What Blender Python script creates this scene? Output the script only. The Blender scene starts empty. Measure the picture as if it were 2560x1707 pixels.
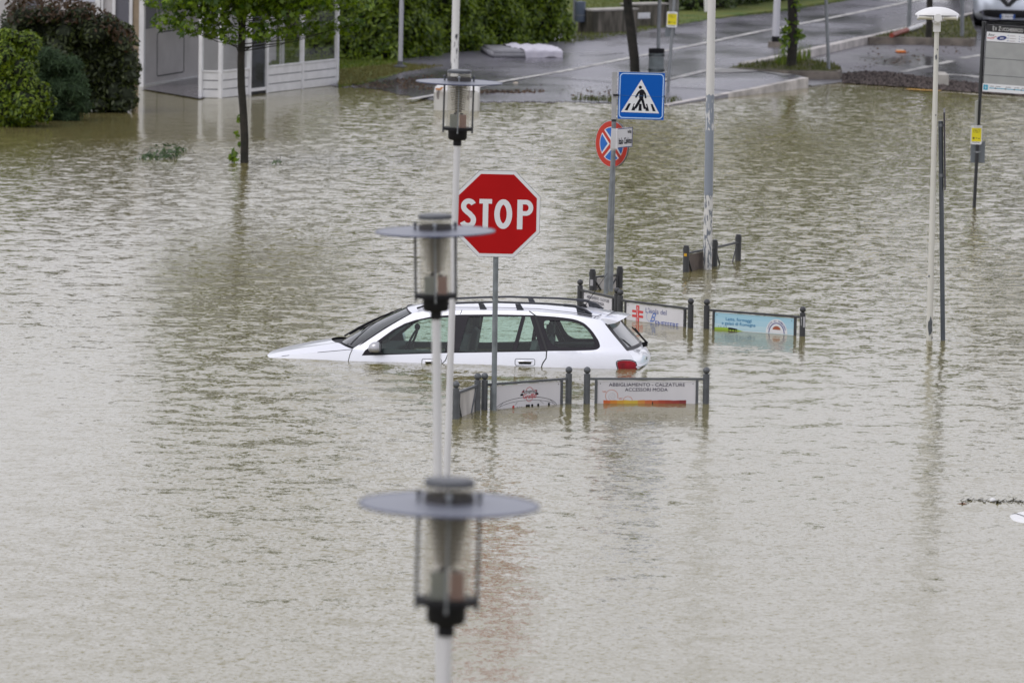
import bpy, bmesh, math, random
import numpy as np
from mathutils import Vector, Matrix
from mathutils.geometry import tessellate_polygon
R = math.radians
rng = random.Random(7); nr = np.random.default_rng(11)
sc = bpy.context.scene
col = sc.collection

# ------------------------------------------------------------------ camera, sky, sun, exposure
H = 7.67                       # eye above the flood water
PITCH, ROLL = math.atan((853.5 + 760) / 14222.0), R(0.9)
fw = Vector((0, math.cos(PITCH), -math.sin(PITCH)))
u0 = Vector((0, math.sin(PITCH), math.cos(PITCH))); r0 = Vector((1, 0, 0))
cup = u0 * math.cos(ROLL) - r0 * math.sin(ROLL)
crt = r0 * math.cos(ROLL) + u0 * math.sin(ROLL)
cd = bpy.data.cameras.new('camera'); cam = bpy.data.objects.new('camera', cd); col.objects.link(cam)
m = Matrix((crt, cup, -fw)).transposed().to_4x4(); m.translation = (0, 0, H)
cam.matrix_world = m
cd.sensor_width = 36; cd.lens = 200; cd.clip_start = 1; cd.clip_end = 3000
cd.dof.use_dof = True; cd.dof.focus_distance = 65.0; cd.dof.aperture_fstop = 3.9
sc.camera = cam
FPX = 200 / 36 * 2560
SUN_EL, SUN_AZ = R(50), R(238)     # azimuth clockwise from +Y: behind the camera, a little left
w = bpy.data.worlds.new("World"); sc.world = w; w.use_nodes = True
nt = w.node_tree; bg = nt.nodes['Background']
sky = nt.nodes.new('ShaderNodeTexSky'); sky.sky_type = 'NISHITA'; sky.sun_disc = False
sky.sun_elevation = SUN_EL; sky.sun_rotation = SUN_AZ; sky.dust_density = 1.5; sky.air_density = 1.0
hs = nt.nodes.new('ShaderNodeHueSaturation'); hs.inputs['Saturation'].default_value = 0.22
hs.inputs['Value'].default_value = 1.0
# an even layer of cloud over the clear sky
cl = nt.nodes.new('ShaderNodeMix'); cl.data_type = 'RGBA'; cl.inputs[0].default_value = .72
cl.inputs[7].default_value = (5.2, 5.15, 5.72, 1)
nt.links.new(sky.outputs[0], hs.inputs['Color']); nt.links.new(hs.outputs[0], cl.inputs[6]); nt.links.new(cl.outputs[2], bg.inputs[0])
bg.inputs[1].default_value = 0.15
sl = bpy.data.lights.new('sun', 'SUN'); so = bpy.data.objects.new('sun', sl); col.objects.link(so)
sl.energy = 0.5; sl.angle = R(25); sl.color = (1, 0.97, 0.93)
sd = Vector((math.sin(SUN_AZ) * math.cos(SUN_EL), math.cos(SUN_AZ) * math.cos(SUN_EL), math.sin(SUN_EL)))
so.rotation_euler = sd.to_track_quat('Z', 'Y').to_euler()
sc.view_settings.view_transform = 'Standard'; sc.view_settings.look = 'None'
sc.view_settings.exposure = 0.45; sc.view_settings.gamma = 1
sc.cycles.max_bounces = 8; sc.cycles.transparent_max_bounces = 16
sc.cycles.caustics_reflective = False; sc.cycles.caustics_refractive = False

# ------------------------------------------------------------------ photo pixels (2560 x 1707) to places
def ray(px, py):
    return (fw * FPX + crt * (px - 1280) - cup * (py - 853.5)).normalized()
CP = Vector((0, 0, H))
def at(px, py, z=0.0):
    d = ray(px, py); t = (z - H) / d.z
    return CP + d * t
def atY(px, py, Y):
    d = ray(px, py); return CP + d * (Y / d.y)
def scl(p):                    # photo pixels per metre at a place
    return FPX / ((p - CP).dot(fw))

# ------------------------------------------------------------------ materials
MATS = {}
def mat(name, c, rough=0.6, metal=0.0, var=0.0, vscale=6.0, bump=0.0, c2=None, spec=0.5, streak=None, coat=0.0, trans=0.0, bands=None):
    if name in MATS: return MATS[name]
    m = bpy.data.materials.new(name); m.use_nodes = True; n = m.node_tree; b = n.nodes['Principled BSDF']
    b.inputs['Base Color'].default_value = (*c, 1); b.inputs['Roughness'].default_value = rough
    b.inputs['Metallic'].default_value = metal; b.inputs['Specular IOR Level'].default_value = spec
    if coat: b.inputs['Coat Weight'].default_value = coat; b.inputs['Coat Roughness'].default_value = 0.08
    src = None
    tc = n.nodes.new('ShaderNodeTexCoord')
    mp = n.nodes.new('ShaderNodeMapping'); n.links.new(tc.outputs['Object'], mp.inputs[0])
    if streak: mp.inputs['Scale'].default_value = streak
    if var or c2:
        nz = n.nodes.new('ShaderNodeTexNoise'); nz.inputs['Scale'].default_value = vscale; nz.inputs['Detail'].default_value = 6
        n.links.new(mp.outputs[0], nz.inputs['Vector'])
        rp = n.nodes.new('ShaderNodeValToRGB'); n.links.new(nz.outputs['Fac'], rp.inputs[0])
        e = rp.color_ramp.elements
        e[0].position = 0.36; e[1].position = 0.66
        d = c2 if c2 else tuple(max(0, x * (1 - var)) for x in c)
        e[0].color = (*d, 1); e[1].color = (*(c if c2 else tuple(min(1, x * (1 + var * .6)) for x in c)), 1)
        n.links.new(rp.outputs[0], b.inputs['Base Color'])
        if bump:
            bp = n.nodes.new('ShaderNodeBump'); bp.inputs['Strength'].default_value = bump; bp.inputs['Distance'].default_value = 0.02
            n.links.new(nz.outputs['Fac'], bp.inputs['Height']); n.links.new(bp.outputs[0], b.inputs['Normal'])
    MATS[name] = m; return m

def leafmat(name, c1, c2, rough=0.45):
    if name in MATS: return MATS[name]
    m = bpy.data.materials.new(name); m.use_nodes = True; n = m.node_tree; b = n.nodes['Principled BSDF']
    g = n.nodes.new('ShaderNodeNewGeometry'); rp = n.nodes.new('ShaderNodeValToRGB')
    n.links.new(g.outputs['Random Per Island'], rp.inputs[0])
    rp.color_ramp.elements[0].color = (*c1, 1); rp.color_ramp.elements[1].color = (*c2, 1)
    n.links.new(rp.outputs[0], b.inputs['Base Color']); b.inputs['Roughness'].default_value = rough
    tr = n.nodes.new('ShaderNodeBsdfTranslucent'); n.links.new(rp.outputs[0], tr.inputs[0])
    mx = n.nodes.new('ShaderNodeMixShader'); mx.inputs[0].default_value = 0.3
    n.links.new(b.outputs[0], mx.inputs[1]); n.links.new(tr.outputs[0], mx.inputs[2])
    n.links.new(mx.outputs[0], n.nodes['Material Output'].inputs[0])
    MATS[name] = m; return m

def glassmat(name, tint, refl=0.12, rough=0.02, milk=0.0):
    if name in MATS: return MATS[name]
    m = bpy.data.materials.new(name); m.use_nodes = True; n = m.node_tree
    t = n.nodes.new('ShaderNodeBsdfTransparent'); t.inputs[0].default_value = (*tint, 1)
    g = n.nodes.new('ShaderNodeBsdfGlossy'); g.inputs['Roughness'].default_value = rough; g.inputs[0].default_value = (.9, .9, .9, 1)
    lw = n.nodes.new('ShaderNodeLayerWeight'); lw.inputs[0].default_value = .5      # schlick, the same from both sides
    pw = n.nodes.new('ShaderNodeMath'); pw.operation = 'POWER'; pw.inputs[1].default_value = 5; n.links.new(lw.outputs['Facing'], pw.inputs[0])
    f = n.nodes.new('ShaderNodeMath'); f.operation = 'MULTIPLY_ADD'; f.inputs[1].default_value = .92; f.inputs[2].default_value = .045; n.links.new(pw.outputs[0], f.inputs[0])
    mx = n.nodes.new('ShaderNodeMixShader')
    if milk:
        df = n.nodes.new('ShaderNodeBsdfTranslucent'); df.inputs[0].default_value = (.85, .82, .74, 1); m0 = n.nodes.new('ShaderNodeMixShader'); m0.inputs[0].default_value = milk
        n.links.new(t.outputs[0], m0.inputs[1]); n.links.new(df.outputs[0], m0.inputs[2]); t = m0
    n.links.new(f.outputs[0], mx.inputs[0]); n.links.new(t.outputs[0], mx.inputs[1]); n.links.new(g.outputs[0], mx.inputs[2])
    n.links.new(mx.outputs[0], n.nodes['Material Output'].inputs[0])
    n.nodes.remove(n.nodes['Principled BSDF'])
    MATS[name] = m; return m

def flaking(name, base, under, amt, zr=None, scale=5.0, rough=0.45):
    """paint with flaked spots; zr = list of (z0, z1, colour) bands in object space"""
    m = bpy.data.materials.new(name); m.use_nodes = True; n = m.node_tree; b = n.nodes['Principled BSDF']
    b.inputs['Roughness'].default_value = rough
    tc = n.nodes.new('ShaderNodeTexCoord'); mp = n.nodes.new('ShaderNodeMapping'); mp.inputs['Scale'].default_value = (1.6, 1.6, 0.35)
    n.links.new(tc.outputs['Object'], mp.inputs[0])
    nz = n.nodes.new('ShaderNodeTexNoise'); nz.inputs['Scale'].default_value = scale * 3; nz.inputs['Detail'].default_value = 8
    n.links.new(mp.outputs[0], nz.inputs['Vector'])
    sx = n.nodes.new('ShaderNodeSeparateXYZ'); n.links.new(tc.outputs['Object'], sx.inputs[0])
    def M(op, a, bb):
        q = n.nodes.new('ShaderNodeMath'); q.operation = op
        for i, v in enumerate((a, bb)):
            if isinstance(v, (int, float)): q.inputs[i].default_value = v
            else: n.links.new(v, q.inputs[i])
        return q.outputs[0]
    cur = None
    mixc = n.nodes.new('ShaderNodeMix'); mixc.data_type = 'RGBA'
    mixc.inputs[6].default_value = (*base, 1); mixc.inputs[7].default_value = (*[x * .86 for x in base], 1)
    n2 = n.nodes.new('ShaderNodeTexNoise'); n2.inputs['Scale'].default_value = 3; n.links.new(mp.outputs[0], n2.inputs['Vector'])
    n.links.new(n2.outputs['Fac'], mixc.inputs[0]); cur = mixc.outputs[2]
    zn = M('ADD', sx.outputs[2], M('MULTIPLY', M('SUBTRACT', nz.outputs['Fac'], 0.5), 0.12))
    for (a0, a1, c) in (zr or []):
        k = M('MULTIPLY', M('GREATER_THAN', zn, a0), M('LESS_THAN', zn, a1))
        q = n.nodes.new('ShaderNodeMix'); q.data_type = 'RGBA'; n.links.new(k, q.inputs[0]); n.links.new(cur, q.inputs[6])
        q.inputs[7].default_value = (*c, 1); cur = q.outputs[2]
    for (a0, a1, u, th) in amt:
        k = M('MULTIPLY', M('MULTIPLY', M('GREATER_THAN', zn, a0), M('LESS_THAN', zn, a1)), M('GREATER_THAN', nz.outputs['Fac'], th))
        q = n.nodes.new('ShaderNodeMix'); q.data_type = 'RGBA'; n.links.new(k, q.inputs[0]); n.links.new(cur, q.inputs[6])
        q.inputs[7].default_value = (*u, 1); cur = q.outputs[2]
    n.links.new(cur, b.inputs['Base Color'])
    return m

# ------------------------------------------------------------------ objects
MW = {}
def link(o): col.objects.link(o); return o
def tag(o, label=None, cat=None, group=None, kind=None):
    for k, v in (('label', label), ('category', cat), ('group', group), ('kind', kind)):
        if v: o[k] = v
    return o
def thing(name, label, cat, loc, rot=(0, 0, 0), group=None):
    o = link(bpy.data.objects.new(name, None)); o.empty_display_size = .2
    o.location = loc; o.rotation_euler = rot
    from mathutils import Euler
    MW[o] = Matrix.Translation(Vector(loc)) @ Euler(rot).to_matrix().to_4x4()
    return tag(o, label, cat, group)
def root_of(o):
    while o.parent: o = o.parent
    return o

class MB:
    def __init__(s): s.v = []; s.f = []
    def add(s, vs, fs):
        b = len(s.v); s.v += [Vector(v) for v in vs]; s.f += [[i + b for i in f] for f in fs]; return s
    def box(s, c, d, M=None):
        x, y, z = d[0] / 2, d[1] / 2, d[2] / 2; c = Vector(c)
        vs = [Vector((i, j, k)) for i in (-x, x) for j in (-y, y) for k in (-z, z)]
        if M is not None: vs = [M @ v for v in vs]
        return s.add([c + v for v in vs], [(0, 1, 3, 2), (4, 6, 7, 5), (0, 4, 5, 1), (2, 3, 7, 6), (0, 2, 6, 4), (1, 5, 7, 3)])
    def cyl(s, p0, p1, r0, r1=None, n=16, caps=True):
        p0, p1 = Vector(p0), Vector(p1); r1 = r0 if r1 is None else r1
        q = (p1 - p0).normalized().to_track_quat('Z', 'Y')
        a = [q @ Vector((math.cos(t), math.sin(t), 0)) for t in (2 * math.pi * i / n for i in range(n))]
        fs = [(i, (i + 1) % n, n + (i + 1) % n, n + i) for i in range(n)]
        if caps: fs += [tuple(range(n - 1, -1, -1)), tuple(range(n, 2 * n))]
        return s.add([p0 + v * r0 for v in a] + [p1 + v * r1 for v in a], fs)
    def tube(s, pts, r, n=8):
        for a, b in zip(pts[:-1], pts[1:]): s.cyl(a, b, r, r, n)
        return s
    def lathe(s, prof, n=32, c=(0, 0, 0)):
        c = Vector(c); vs = []; fs = []
        for r, z in prof:
            for i in range(n):
                t = 2 * math.pi * i / n; vs.append(c + Vector((r * math.cos(t), r * math.sin(t), z)))
        for k in range(len(prof) - 1):
            for i in range(n):
                fs.append((k * n + i, k * n + (i + 1) % n, (k + 1) * n + (i + 1) % n, (k + 1) * n + i))
        return s.add(vs, fs)
    def ball(s, c, r, n=16, sq=(1, 1, 1)):
        prof = [(max(1e-4, r * math.sin(math.pi * k / (n // 2))), -r * math.cos(math.pi * k / (n // 2))) for k in range(n // 2 + 1)]
        b = len(s.v); s.lathe(prof, n)
        for v in s.v[b:]: v.x = v.x * sq[0] + c[0]; v.y = v.y * sq[1] + c[1]; v.z = v.z * sq[2] + c[2]
        return s
    def poly(s, pts, M=None, w=0.0, th=0.0):
        """flat polygon given as (u, v), M maps (u, v, w)"""
        v3 = [Vector((p[0], p[1], w)) for p in pts]
        tr = tessellate_polygon([v3])
        vs = [M @ v if M is not None else v for v in v3]
        s.add(vs, [tuple(t) for t in tr])
        if th:
            n = len(vs); bk = [(M @ Vector((p[0], p[1], w - th))) if M is not None else Vector((p[0], p[1], w - th)) for p in pts]
            b = len(s.v) - n; s.v += bk
            s.f += [[b + i, b + (i + 1) % n, b + n + (i + 1) % n, b + n + i] for i in range(n)]
            s.f += [[b + n + i for i in reversed(t)] for t in tr]
        return s
    def stroke(s, pts, wd, M, w=0.0, closed=False):
        P = [Vector((p[0], p[1])) for p in pts]
        if not isinstance(wd, (list, tuple)): P = [p for i, p in enumerate(P) if i == 0 or (p - P[i - 1]).length > 1e-5]
        n = len(P); L = []; Rr = []
        for i in range(n):
            a = P[i - 1] if (i > 0 or closed) else None; b = P[(i + 1) % n] if (i < n - 1 or closed) else None
            d = Vector((0, 0))
            if a is not None: d += (P[i] - a).normalized()
            if b is not None: d += (b - P[i]).normalized()
            d.normalize(); nn = Vector((-d.y, d.x)); k = 1.0
            if a is not None and b is not None:
                k = 1 / max(.5, abs(nn.dot(Vector((-(b - P[i]).normalized().y, (b - P[i]).normalized().x)))))
            ww = wd[i] if isinstance(wd, (list, tuple)) else wd
            L.append(P[i] + nn * ww / 2 * k); Rr.append(P[i] - nn * ww / 2 * k)
        vs = [M @ Vector((p.x, p.y, w)) for p in L + Rr]
        fs = [(n + i, n + (i + 1) % n, (i + 1) % n, i) for i in range(n if closed else n - 1)]
        return s.add(vs, fs)
    def build(s, name, material, parent=None, world=False, smooth=False, auto=None):
        vs = s.v
        if world and parent is not None:
            inv = MW[root_of(parent)].inverted(); vs = [inv @ v for v in vs]
        me = bpy.data.meshes.new(name); me.from_pydata([tuple(v) for v in vs], [], s.f); me.validate(); me.update()
        me.materials.append(material)
        if smooth:
            me.polygons.foreach_set('use_smooth', [True] * len(me.polygons))
            bm = bmesh.new(); bm.from_mesh(me); bmesh.ops.recalc_face_normals(bm, faces=bm.faces[:])
            lim = R(auto or 40)
            for e in bm.edges:
                if len(e.link_faces) == 2 and e.calc_face_angle(0) > lim: e.smooth = False
            bm.to_mesh(me); bm.free()
        o = link(bpy.data.objects.new(name, me))
        if parent is not None: o.parent = parent
        return o

def arc(cx, cy, rx, ry, a0, a1, n=20):
    return [(cx + rx * math.cos(R(a0 + (a1 - a0) * i / n)), cy + ry * math.sin(R(a0 + (a1 - a0) * i / n))) for i in range(n + 1)]
def frame(o, u, v):
    u = Vector(u).normalized(); v = Vector(v); v = (v - u * v.dot(u)).normalized(); n = u.cross(v)
    M = Matrix((u, v, n)).transposed().to_4x4(); M.translation = Vector(o); return M

def text(body, size, M, w, name, material, parent, cx=0, cy=0, xs=1.0, bold=0.0, world=False, italic=0.0, align='CENTER', fit=None):
    c = bpy.data.curves.new(name, 'FONT'); c.body = body; c.size = size; c.align_x = align; c.align_y = 'CENTER'
    c.offset = bold * size if bold > .005 else 0; c.resolution_u = 3; c.shear = italic
    o = bpy.data.objects.new('tmp', c); col.objects.link(o)
    me0 = bpy.data.meshes.new_from_object(o.evaluated_get(bpy.context.evaluated_depsgraph_get()))
    bpy.data.objects.remove(o)
    if fit: xx = [v.co.x for v in me0.vertices]; xs = fit / (max(xx) - min(xx)) if xx else 1
    mb = MB(); mb.add([M @ Vector((v.co.x * xs + cx, v.co.y + cy, w)) for v in me0.vertices], [tuple(p.vertices) for p in me0.polygons])
    return mb.build(name, material, parent, world)

def lean(bx, by, tx, ty, z0=0.0):
    b = at(bx, by, z0); t = atY(tx, ty, b.y); d = t - b
    return b, math.atan2(d.x, d.z), d.length

# ------------------------------------------------------------------ base colours
GREY = mat('galvanised steel', (.23, .245, .26), .45, .3, .15, 5)
DGREY = mat('dark grey paint', (.075, .08, .088), .5, 0, .2, 8)
BLACK = mat('black paint', (.012, .012, .014), .4)
BLACKM = mat('matt black plastic', (.008, .008, .010), .6, spec=.25)
WHITEP = mat('white enamel', (.72, .72, .72), .35, 0, .06, 4)
WHITE = mat('white print', (.72, .73, .76), .45)
BOARD = mat('white board', (.66, .65, .68), .45, 0, .07, 3, streak=(1, 1, .4))
BOARDD = mat('dirty board', (.50, .48, .46), .6, 0, .3, 3, streak=(2, 2, .6))
REDP = mat('sign red', (.42, .004, .006), .5, 0, .06, 3, spec=.15)
BLUEP = mat('sign blue', (.002, .095, .44), .5, spec=.15)
REDF = mat('red print', (.50, .03, .02), .5)
INK = mat('dark ink', (.010, .010, .018), .7, spec=.15)

# ------------------------------------------------------------------ the ground, water and land
g = MB(); g.add([(-600, -60, -1.3), (600, -60, -1.3), (600, 900, -1.3), (-600, 900, -1.3)], [(0, 1, 2, 3)])
tag(g.build('ground', mat('mud', (.16, .13, .09), .9, 0, .3, .5)), kind='structure')

def water():
    ny, nx = 1500, 560
    t = np.linspace(0, 1, ny)
    Y = 17.0 * (150.0 / 17.0) ** t * 0.45 + (17 + 133 * t) * 0.55
    U = np.linspace(-1, 1, nx)
    X = U[None, :] * (Y[:, None] * 0.098 + 0.7)
    Yg = np.repeat(Y[:, None], nx, 1)
    ran = np.random.default_rng(5)
    Z = np.zeros_like(X)
    for i in range(70):
        lam = 0.34 * (7.0 ** ran.random()); k = 2 * math.pi / lam
        th = ran.normal(math.pi / 2 + .12, .75); kx, ky = k * math.cos(th), k * math.sin(th)
        Z += (0.00048 * lam ** 1.15) * np.sin(kx * X + ky * Yg + ran.random() * 6.28)
    # where the wind reaches: quiet near the far shore and beside the building
    def gauss(cx, cy, sx, sy): return np.exp(-(((X - cx) / sx) ** 2 + ((Yg - cy) / sy) ** 2))
    big = np.zeros_like(X)
    for i in range(14):
        lam = 5 + 14 * ran.random(); th = ran.random() * 6.28
        big += np.sin(2 * math.pi / lam * (math.cos(th) * X * 1.6 + math.sin(th) * Yg * .45) + ran.random() * 6.28)
    big = big / 3.7
    rip = 0.9 + .42 * big
    bp = at(600, 290); quiet = np.clip((Yg - (bp.y - 7.5 - 1.0 * big * 0.8)) / 3.0, 0, 1) * np.clip((-1.9 - X) / 2.5 , 0, 1)
    rip = rip * (1 - .86 * quiet)
    sp = at(1500, 262); quiet2 = np.clip((Yg - (sp.y - 2)) / 9, 0, 1)
    rip = rip * (1 - .7 * quiet2)
    # the wake lapping round the drowned car: longer smooth swells
    cc = at(1200, 930); wake = gauss(cc.x, cc.y - 1.2, 3.4, 3.2)
    for i in range(9):
        lam = .45 + .5 * ran.random(); th = ran.normal(math.pi / 2, .35)
        Z += wake * .0035 * np.sin(2 * math.pi / lam * (math.cos(th) * X + math.sin(th) * Yg) + ran.random() * 6.28)
    rip = rip * (1 - .25 * wake)
    near = .14 + .86 * np.clip((Yg - 42) / 42, 0, 1)
    edge = np.clip((1 - np.abs(U))[None, :] * 14, 0, 1) * np.clip(np.minimum(t, 1 - t)[:, None] * 40, 0, 1)
    Z = Z * edge * np.clip(rip, .12, 2) * (.35 + .65 * near)
    vs = np.stack([X, Yg, Z], -1).reshape(-1, 3)
    idx = np.arange(ny * nx).reshape(ny, nx)
    q = np.stack([idx[:-1, :-1], idx[:-1, 1:], idx[1:, 1:], idx[1:, :-1]], -1).reshape(-1, 4)
    nv = len(vs)
    x0a, x0b, x1a, x1b = X[0, 0], X[0, -1], X[-1, 0], X[-1, -1]
    ex = np.array([(-400, Y[0], 0), (-400, Y[-1], 0), (400, Y[0], 0), (400, Y[-1], 0), (-400, -50, 0), (400, -50, 0), (-400, 500, 0), (400, 500, 0),
                   (x0a, Y[0], 0), (x1a, Y[-1], 0), (x0b, Y[0], 0), (x1b, Y[-1], 0)])
    vs = np.vstack([vs, ex])
    # the outer sheet meets the rippled part along its flat border
    q2 = np.array([(nv, nv + 8, nv + 9, nv + 1), (nv + 10, nv + 2, nv + 3, nv + 11)])
    q3 = [(nv + 4, nv + 5, nv + 2, nv), (nv + 1, nv + 3, nv + 7, nv + 6)]
    q = np.vstack([q, q2, np.array(q3)])
    me = bpy.data.meshes.new('water')
    me.vertices.add(len(vs)); me.vertices.foreach_set('co', vs.astype(np.float32).ravel())
    me.loops.add(q.size); me.loops.foreach_set('vertex_index', q.astype(np.int32).ravel())
    me.polygons.add(len(q)); me.polygons.foreach_set('loop_start', np.arange(0, q.size, 4, dtype=np.int32))
    me.polygons.foreach_set('loop_total', np.full(len(q), 4, dtype=np.int32))
    me.update(calc_edges=True)
    me.polygons.foreach_set('use_smooth', np.ones(len(q), dtype=bool))
    a = me.attributes.new('ripple', 'FLOAT', 'POINT')
    a.data.foreach_set('value', np.concatenate([np.clip(rip, .1, 2).ravel(), np.ones(len(ex))]).astype(np.float32))
    a = me.attributes.new('swell', 'FLOAT', 'POINT')
    a.data.foreach_set('value', np.concatenate([near.ravel(), np.ones(len(ex))]).astype(np.float32))
    m = bpy.data.materials.new('flood water'); m.use_nodes = True; n = m.node_tree; b = n.nodes['Principled BSDF']
    b.inputs['Base Color'].default_value = (.178, .156, .064, 1); b.inputs['Roughness'].default_value = .10; b.inputs['IOR'].default_value = 1.56
    geo = n.nodes.new('ShaderNodeNewGeometry'); at_ = n.nodes.new('ShaderNodeAttribute'); at_.attribute_name = 'ripple'
    tot = None; sw = n.nodes.new('ShaderNodeAttribute'); sw.attribute_name = 'swell'
    for sc_, amp, det in ((3.3, .225, 1.0), (7.3, .19, 1.0), (15.0, .095, 1), (31.0, .085, 1)):
        mp = n.nodes.new('ShaderNodeMapping'); mp.inputs['Scale'].default_value = (sc_ * .85, sc_ * 1.0, 1); mp.inputs['Rotation'].default_value = (0, 0, .13 * sc_ % .5)
        n.links.new(geo.outputs['Position'], mp.inputs[0])
        nz = n.nodes.new('ShaderNodeTexNoise'); nz.noise_dimensions = '2D'; nz.inputs['Scale'].default_value = 1; nz.inputs['Detail'].default_value = det
        n.links.new(mp.outputs[0], nz.inputs['Vector'])
        sb = n.nodes.new('ShaderNodeVectorMath'); sb.operation = 'SUBTRACT'; sb.inputs[1].default_value = (.5, .5, .5); n.links.new(nz.outputs['Color'], sb.inputs[0])
        ml = n.nodes.new('ShaderNodeVectorMath'); ml.operation = 'MULTIPLY'; ml.inputs[1].default_value = (amp * 1.5, amp, 0); n.links.new(sb.outputs[0], ml.inputs[0])
        if sc_ > 3:      # few steep little faces between long gentle ones
            sp_ = n.nodes.new('ShaderNodeSeparateXYZ'); n.links.new(sb.outputs[0], sp_.inputs[0])
            m1 = n.nodes.new('ShaderNodeMath'); m1.operation = 'SUBTRACT'; n.links.new(sp_.outputs[2], m1.inputs[0]); m1.inputs[1].default_value = .115
            m2 = n.nodes.new('ShaderNodeMath'); m2.operation = 'MAXIMUM'; n.links.new(m1.outputs[0], m2.inputs[0]); m2.inputs[1].default_value = 0
            m3 = n.nodes.new('ShaderNodeMath'); m3.operation = 'MULTIPLY'; n.links.new(m2.outputs[0], m3.inputs[0]); m3.inputs[1].default_value = -1.2 if sc_ > 10 else -.6
            cb = n.nodes.new('ShaderNodeCombineXYZ'); n.links.new(m3.outputs[0], cb.inputs[1])
            a2 = n.nodes.new('ShaderNodeVectorMath'); n.links.new(ml.outputs[0], a2.inputs[0]); n.links.new(cb.outputs[0], a2.inputs[1]); ml = a2
        if sc_ > 10:
            mr_ = n.nodes.new('ShaderNodeMapRange'); mr_.inputs[3].default_value = .6; n.links.new(sw.outputs['Fac'], mr_.inputs[0])
            s3 = n.nodes.new('ShaderNodeVectorMath'); s3.operation = 'SCALE'; n.links.new(ml.outputs[0], s3.inputs[0]); n.links.new(mr_.outputs[0], s3.inputs['Scale']); ml = s3
        else:
            s3 = n.nodes.new('ShaderNodeVectorMath'); s3.operation = 'SCALE'; n.links.new(ml.outputs[0], s3.inputs[0]); n.links.new(sw.outputs['Fac'], s3.inputs['Scale']); ml = s3
        if tot is None: tot = ml.outputs[0]
        else:
            ad = n.nodes.new('ShaderNodeVectorMath'); n.links.new(tot, ad.inputs[0]); n.links.new(ml.outputs[0], ad.inputs[1]); tot = ad.outputs[0]
    s2 = n.nodes.new('ShaderNodeVectorMath'); s2.operation = 'SCALE'; n.links.new(tot, s2.inputs[0]); n.links.new(at_.outputs['Fac'], s2.inputs['Scale'])
    ad = n.nodes.new('ShaderNodeVectorMath'); n.links.new(s2.outputs[0], ad.inputs[0]); n.links.new(geo.outputs['Normal'], ad.inputs[1])
    nm = n.nodes.new('ShaderNodeVectorMath'); nm.operation = 'NORMALIZE'; n.links.new(ad.outputs[0], nm.inputs[0])
    n.links.new(nm.outputs[0], b.inputs['Normal'])
    me.materials.append(m)
    return tag(link(bpy.data.objects.new('water', me)), kind='structure')
water()

def wet(name, c, puddle=.55, scale=.5, grain=60):
    m = bpy.data.materials.new(name); m.use_nodes = True; n = m.node_tree; b = n.nodes['Principled BSDF']
    geo = n.nodes.new('ShaderNodeNewGeometry')
    mp = n.nodes.new('ShaderNodeMapping'); mp.inputs['Scale'].default_value = (.8, .35, 1); n.links.new(geo.outputs['Position'], mp.inputs[0])
    nz = n.nodes.new('ShaderNodeTexNoise'); nz.inputs['Scale'].default_value = scale; nz.inputs['Detail'].default_value = 5; n.links.new(mp.outputs[0], nz.inputs['Vector'])
    gr = n.nodes.new('ShaderNodeTexNoise'); gr.inputs['Scale'].default_value = grain; gr.inputs['Detail'].default_value = 3; n.links.new(geo.outputs['Position'], gr.inputs['Vector'])
    rr = n.nodes.new('ShaderNodeMapRange'); rr.inputs[1].default_value = .4; rr.inputs[2].default_value = .62; rr.inputs[3].default_value = .16; rr.inputs[4].default_value = puddle
    n.links.new(nz.outputs['Fac'], rr.inputs[0]); n.links.new(rr.outputs[0], b.inputs['Roughness'])
    rp = n.nodes.new('ShaderNodeValToRGB'); e = rp.color_ramp.elements; e[0].position = .3; e[1].position = .7
    e[0].color = (*[x * .55 for x in c], 1); e[1].color = (*[x * 1.5 for x in c], 1)
    n.links.new(gr.outputs['Fac'], rp.inputs[0])
    m2 = n.nodes.new('ShaderNodeMix'); m2.data_type = 'RGBA'; m2.blend_type = 'MULTIPLY'; m2.inputs[0].default_value = 1
    r2 = n.nodes.new('ShaderNodeMapRange'); r2.inputs[1].default_value = .38; r2.inputs[2].default_value = .6; r2.inputs[3].default_value = .5; r2.inputs[4].default_value = 1.2
    n.links.new(nz.outputs['Fac'], r2.inputs[0]); n.links.new(rp.outputs[0], m2.inputs[6]); n.links.new(r2.outputs[0], m2.inputs[7]); n.links.new(m2.outputs[2], b.inputs['Base Color'])
    bp = n.nodes.new('ShaderNodeBump'); bp.inputs['Strength'].default_value = .35; bp.inputs['Distance'].default_value = .01
    n.links.new(gr.outputs['Fac'], bp.inputs['Height']); n.links.new(bp.outputs[0], b.inputs['Normal'])
    return m

def land(name, pts, m, dz=0.0, skirt=0.35, kind='structure', sub=None):
    P = [at(*p) + Vector((0, 0, dz)) for p in pts]
    tr = tessellate_polygon([[Vector((p.x, p.y, 0)) for p in P]])
    mb = MB(); mb.add(P, [tuple(t) for t in tr]); n = len(P)
    for f in mb.f:
        a, b_, c = [mb.v[i] for i in f[:3]]
        if (b_ - a).cross(c - a).z < 0: f.reverse()
    if skirt: 
        mb.v += [p - Vector((0, 0, skirt)) for p in P]
        mb.f += [[i, (i + 1) % n, n + (i + 1) % n, n + i] for i in range(n)]
    return tag(mb.build(name, m), kind=kind)

def jag(pts, step=8, amp=1.6, seed=1):
    r = random.Random(seed); out = []
    for a, b in zip(pts[:-1], pts[1:]):
        n = max(1, int(abs(b[0] - a[0]) / step))
        for i in range(n):
            t = i / n; p = [a[k] + (b[k] - a[k]) * t for k in range(len(a))]
            p[1] += r.uniform(-amp, amp) * (1 if i else .3); out.append(tuple(p))
    out.append(pts[-1]); return out

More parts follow.
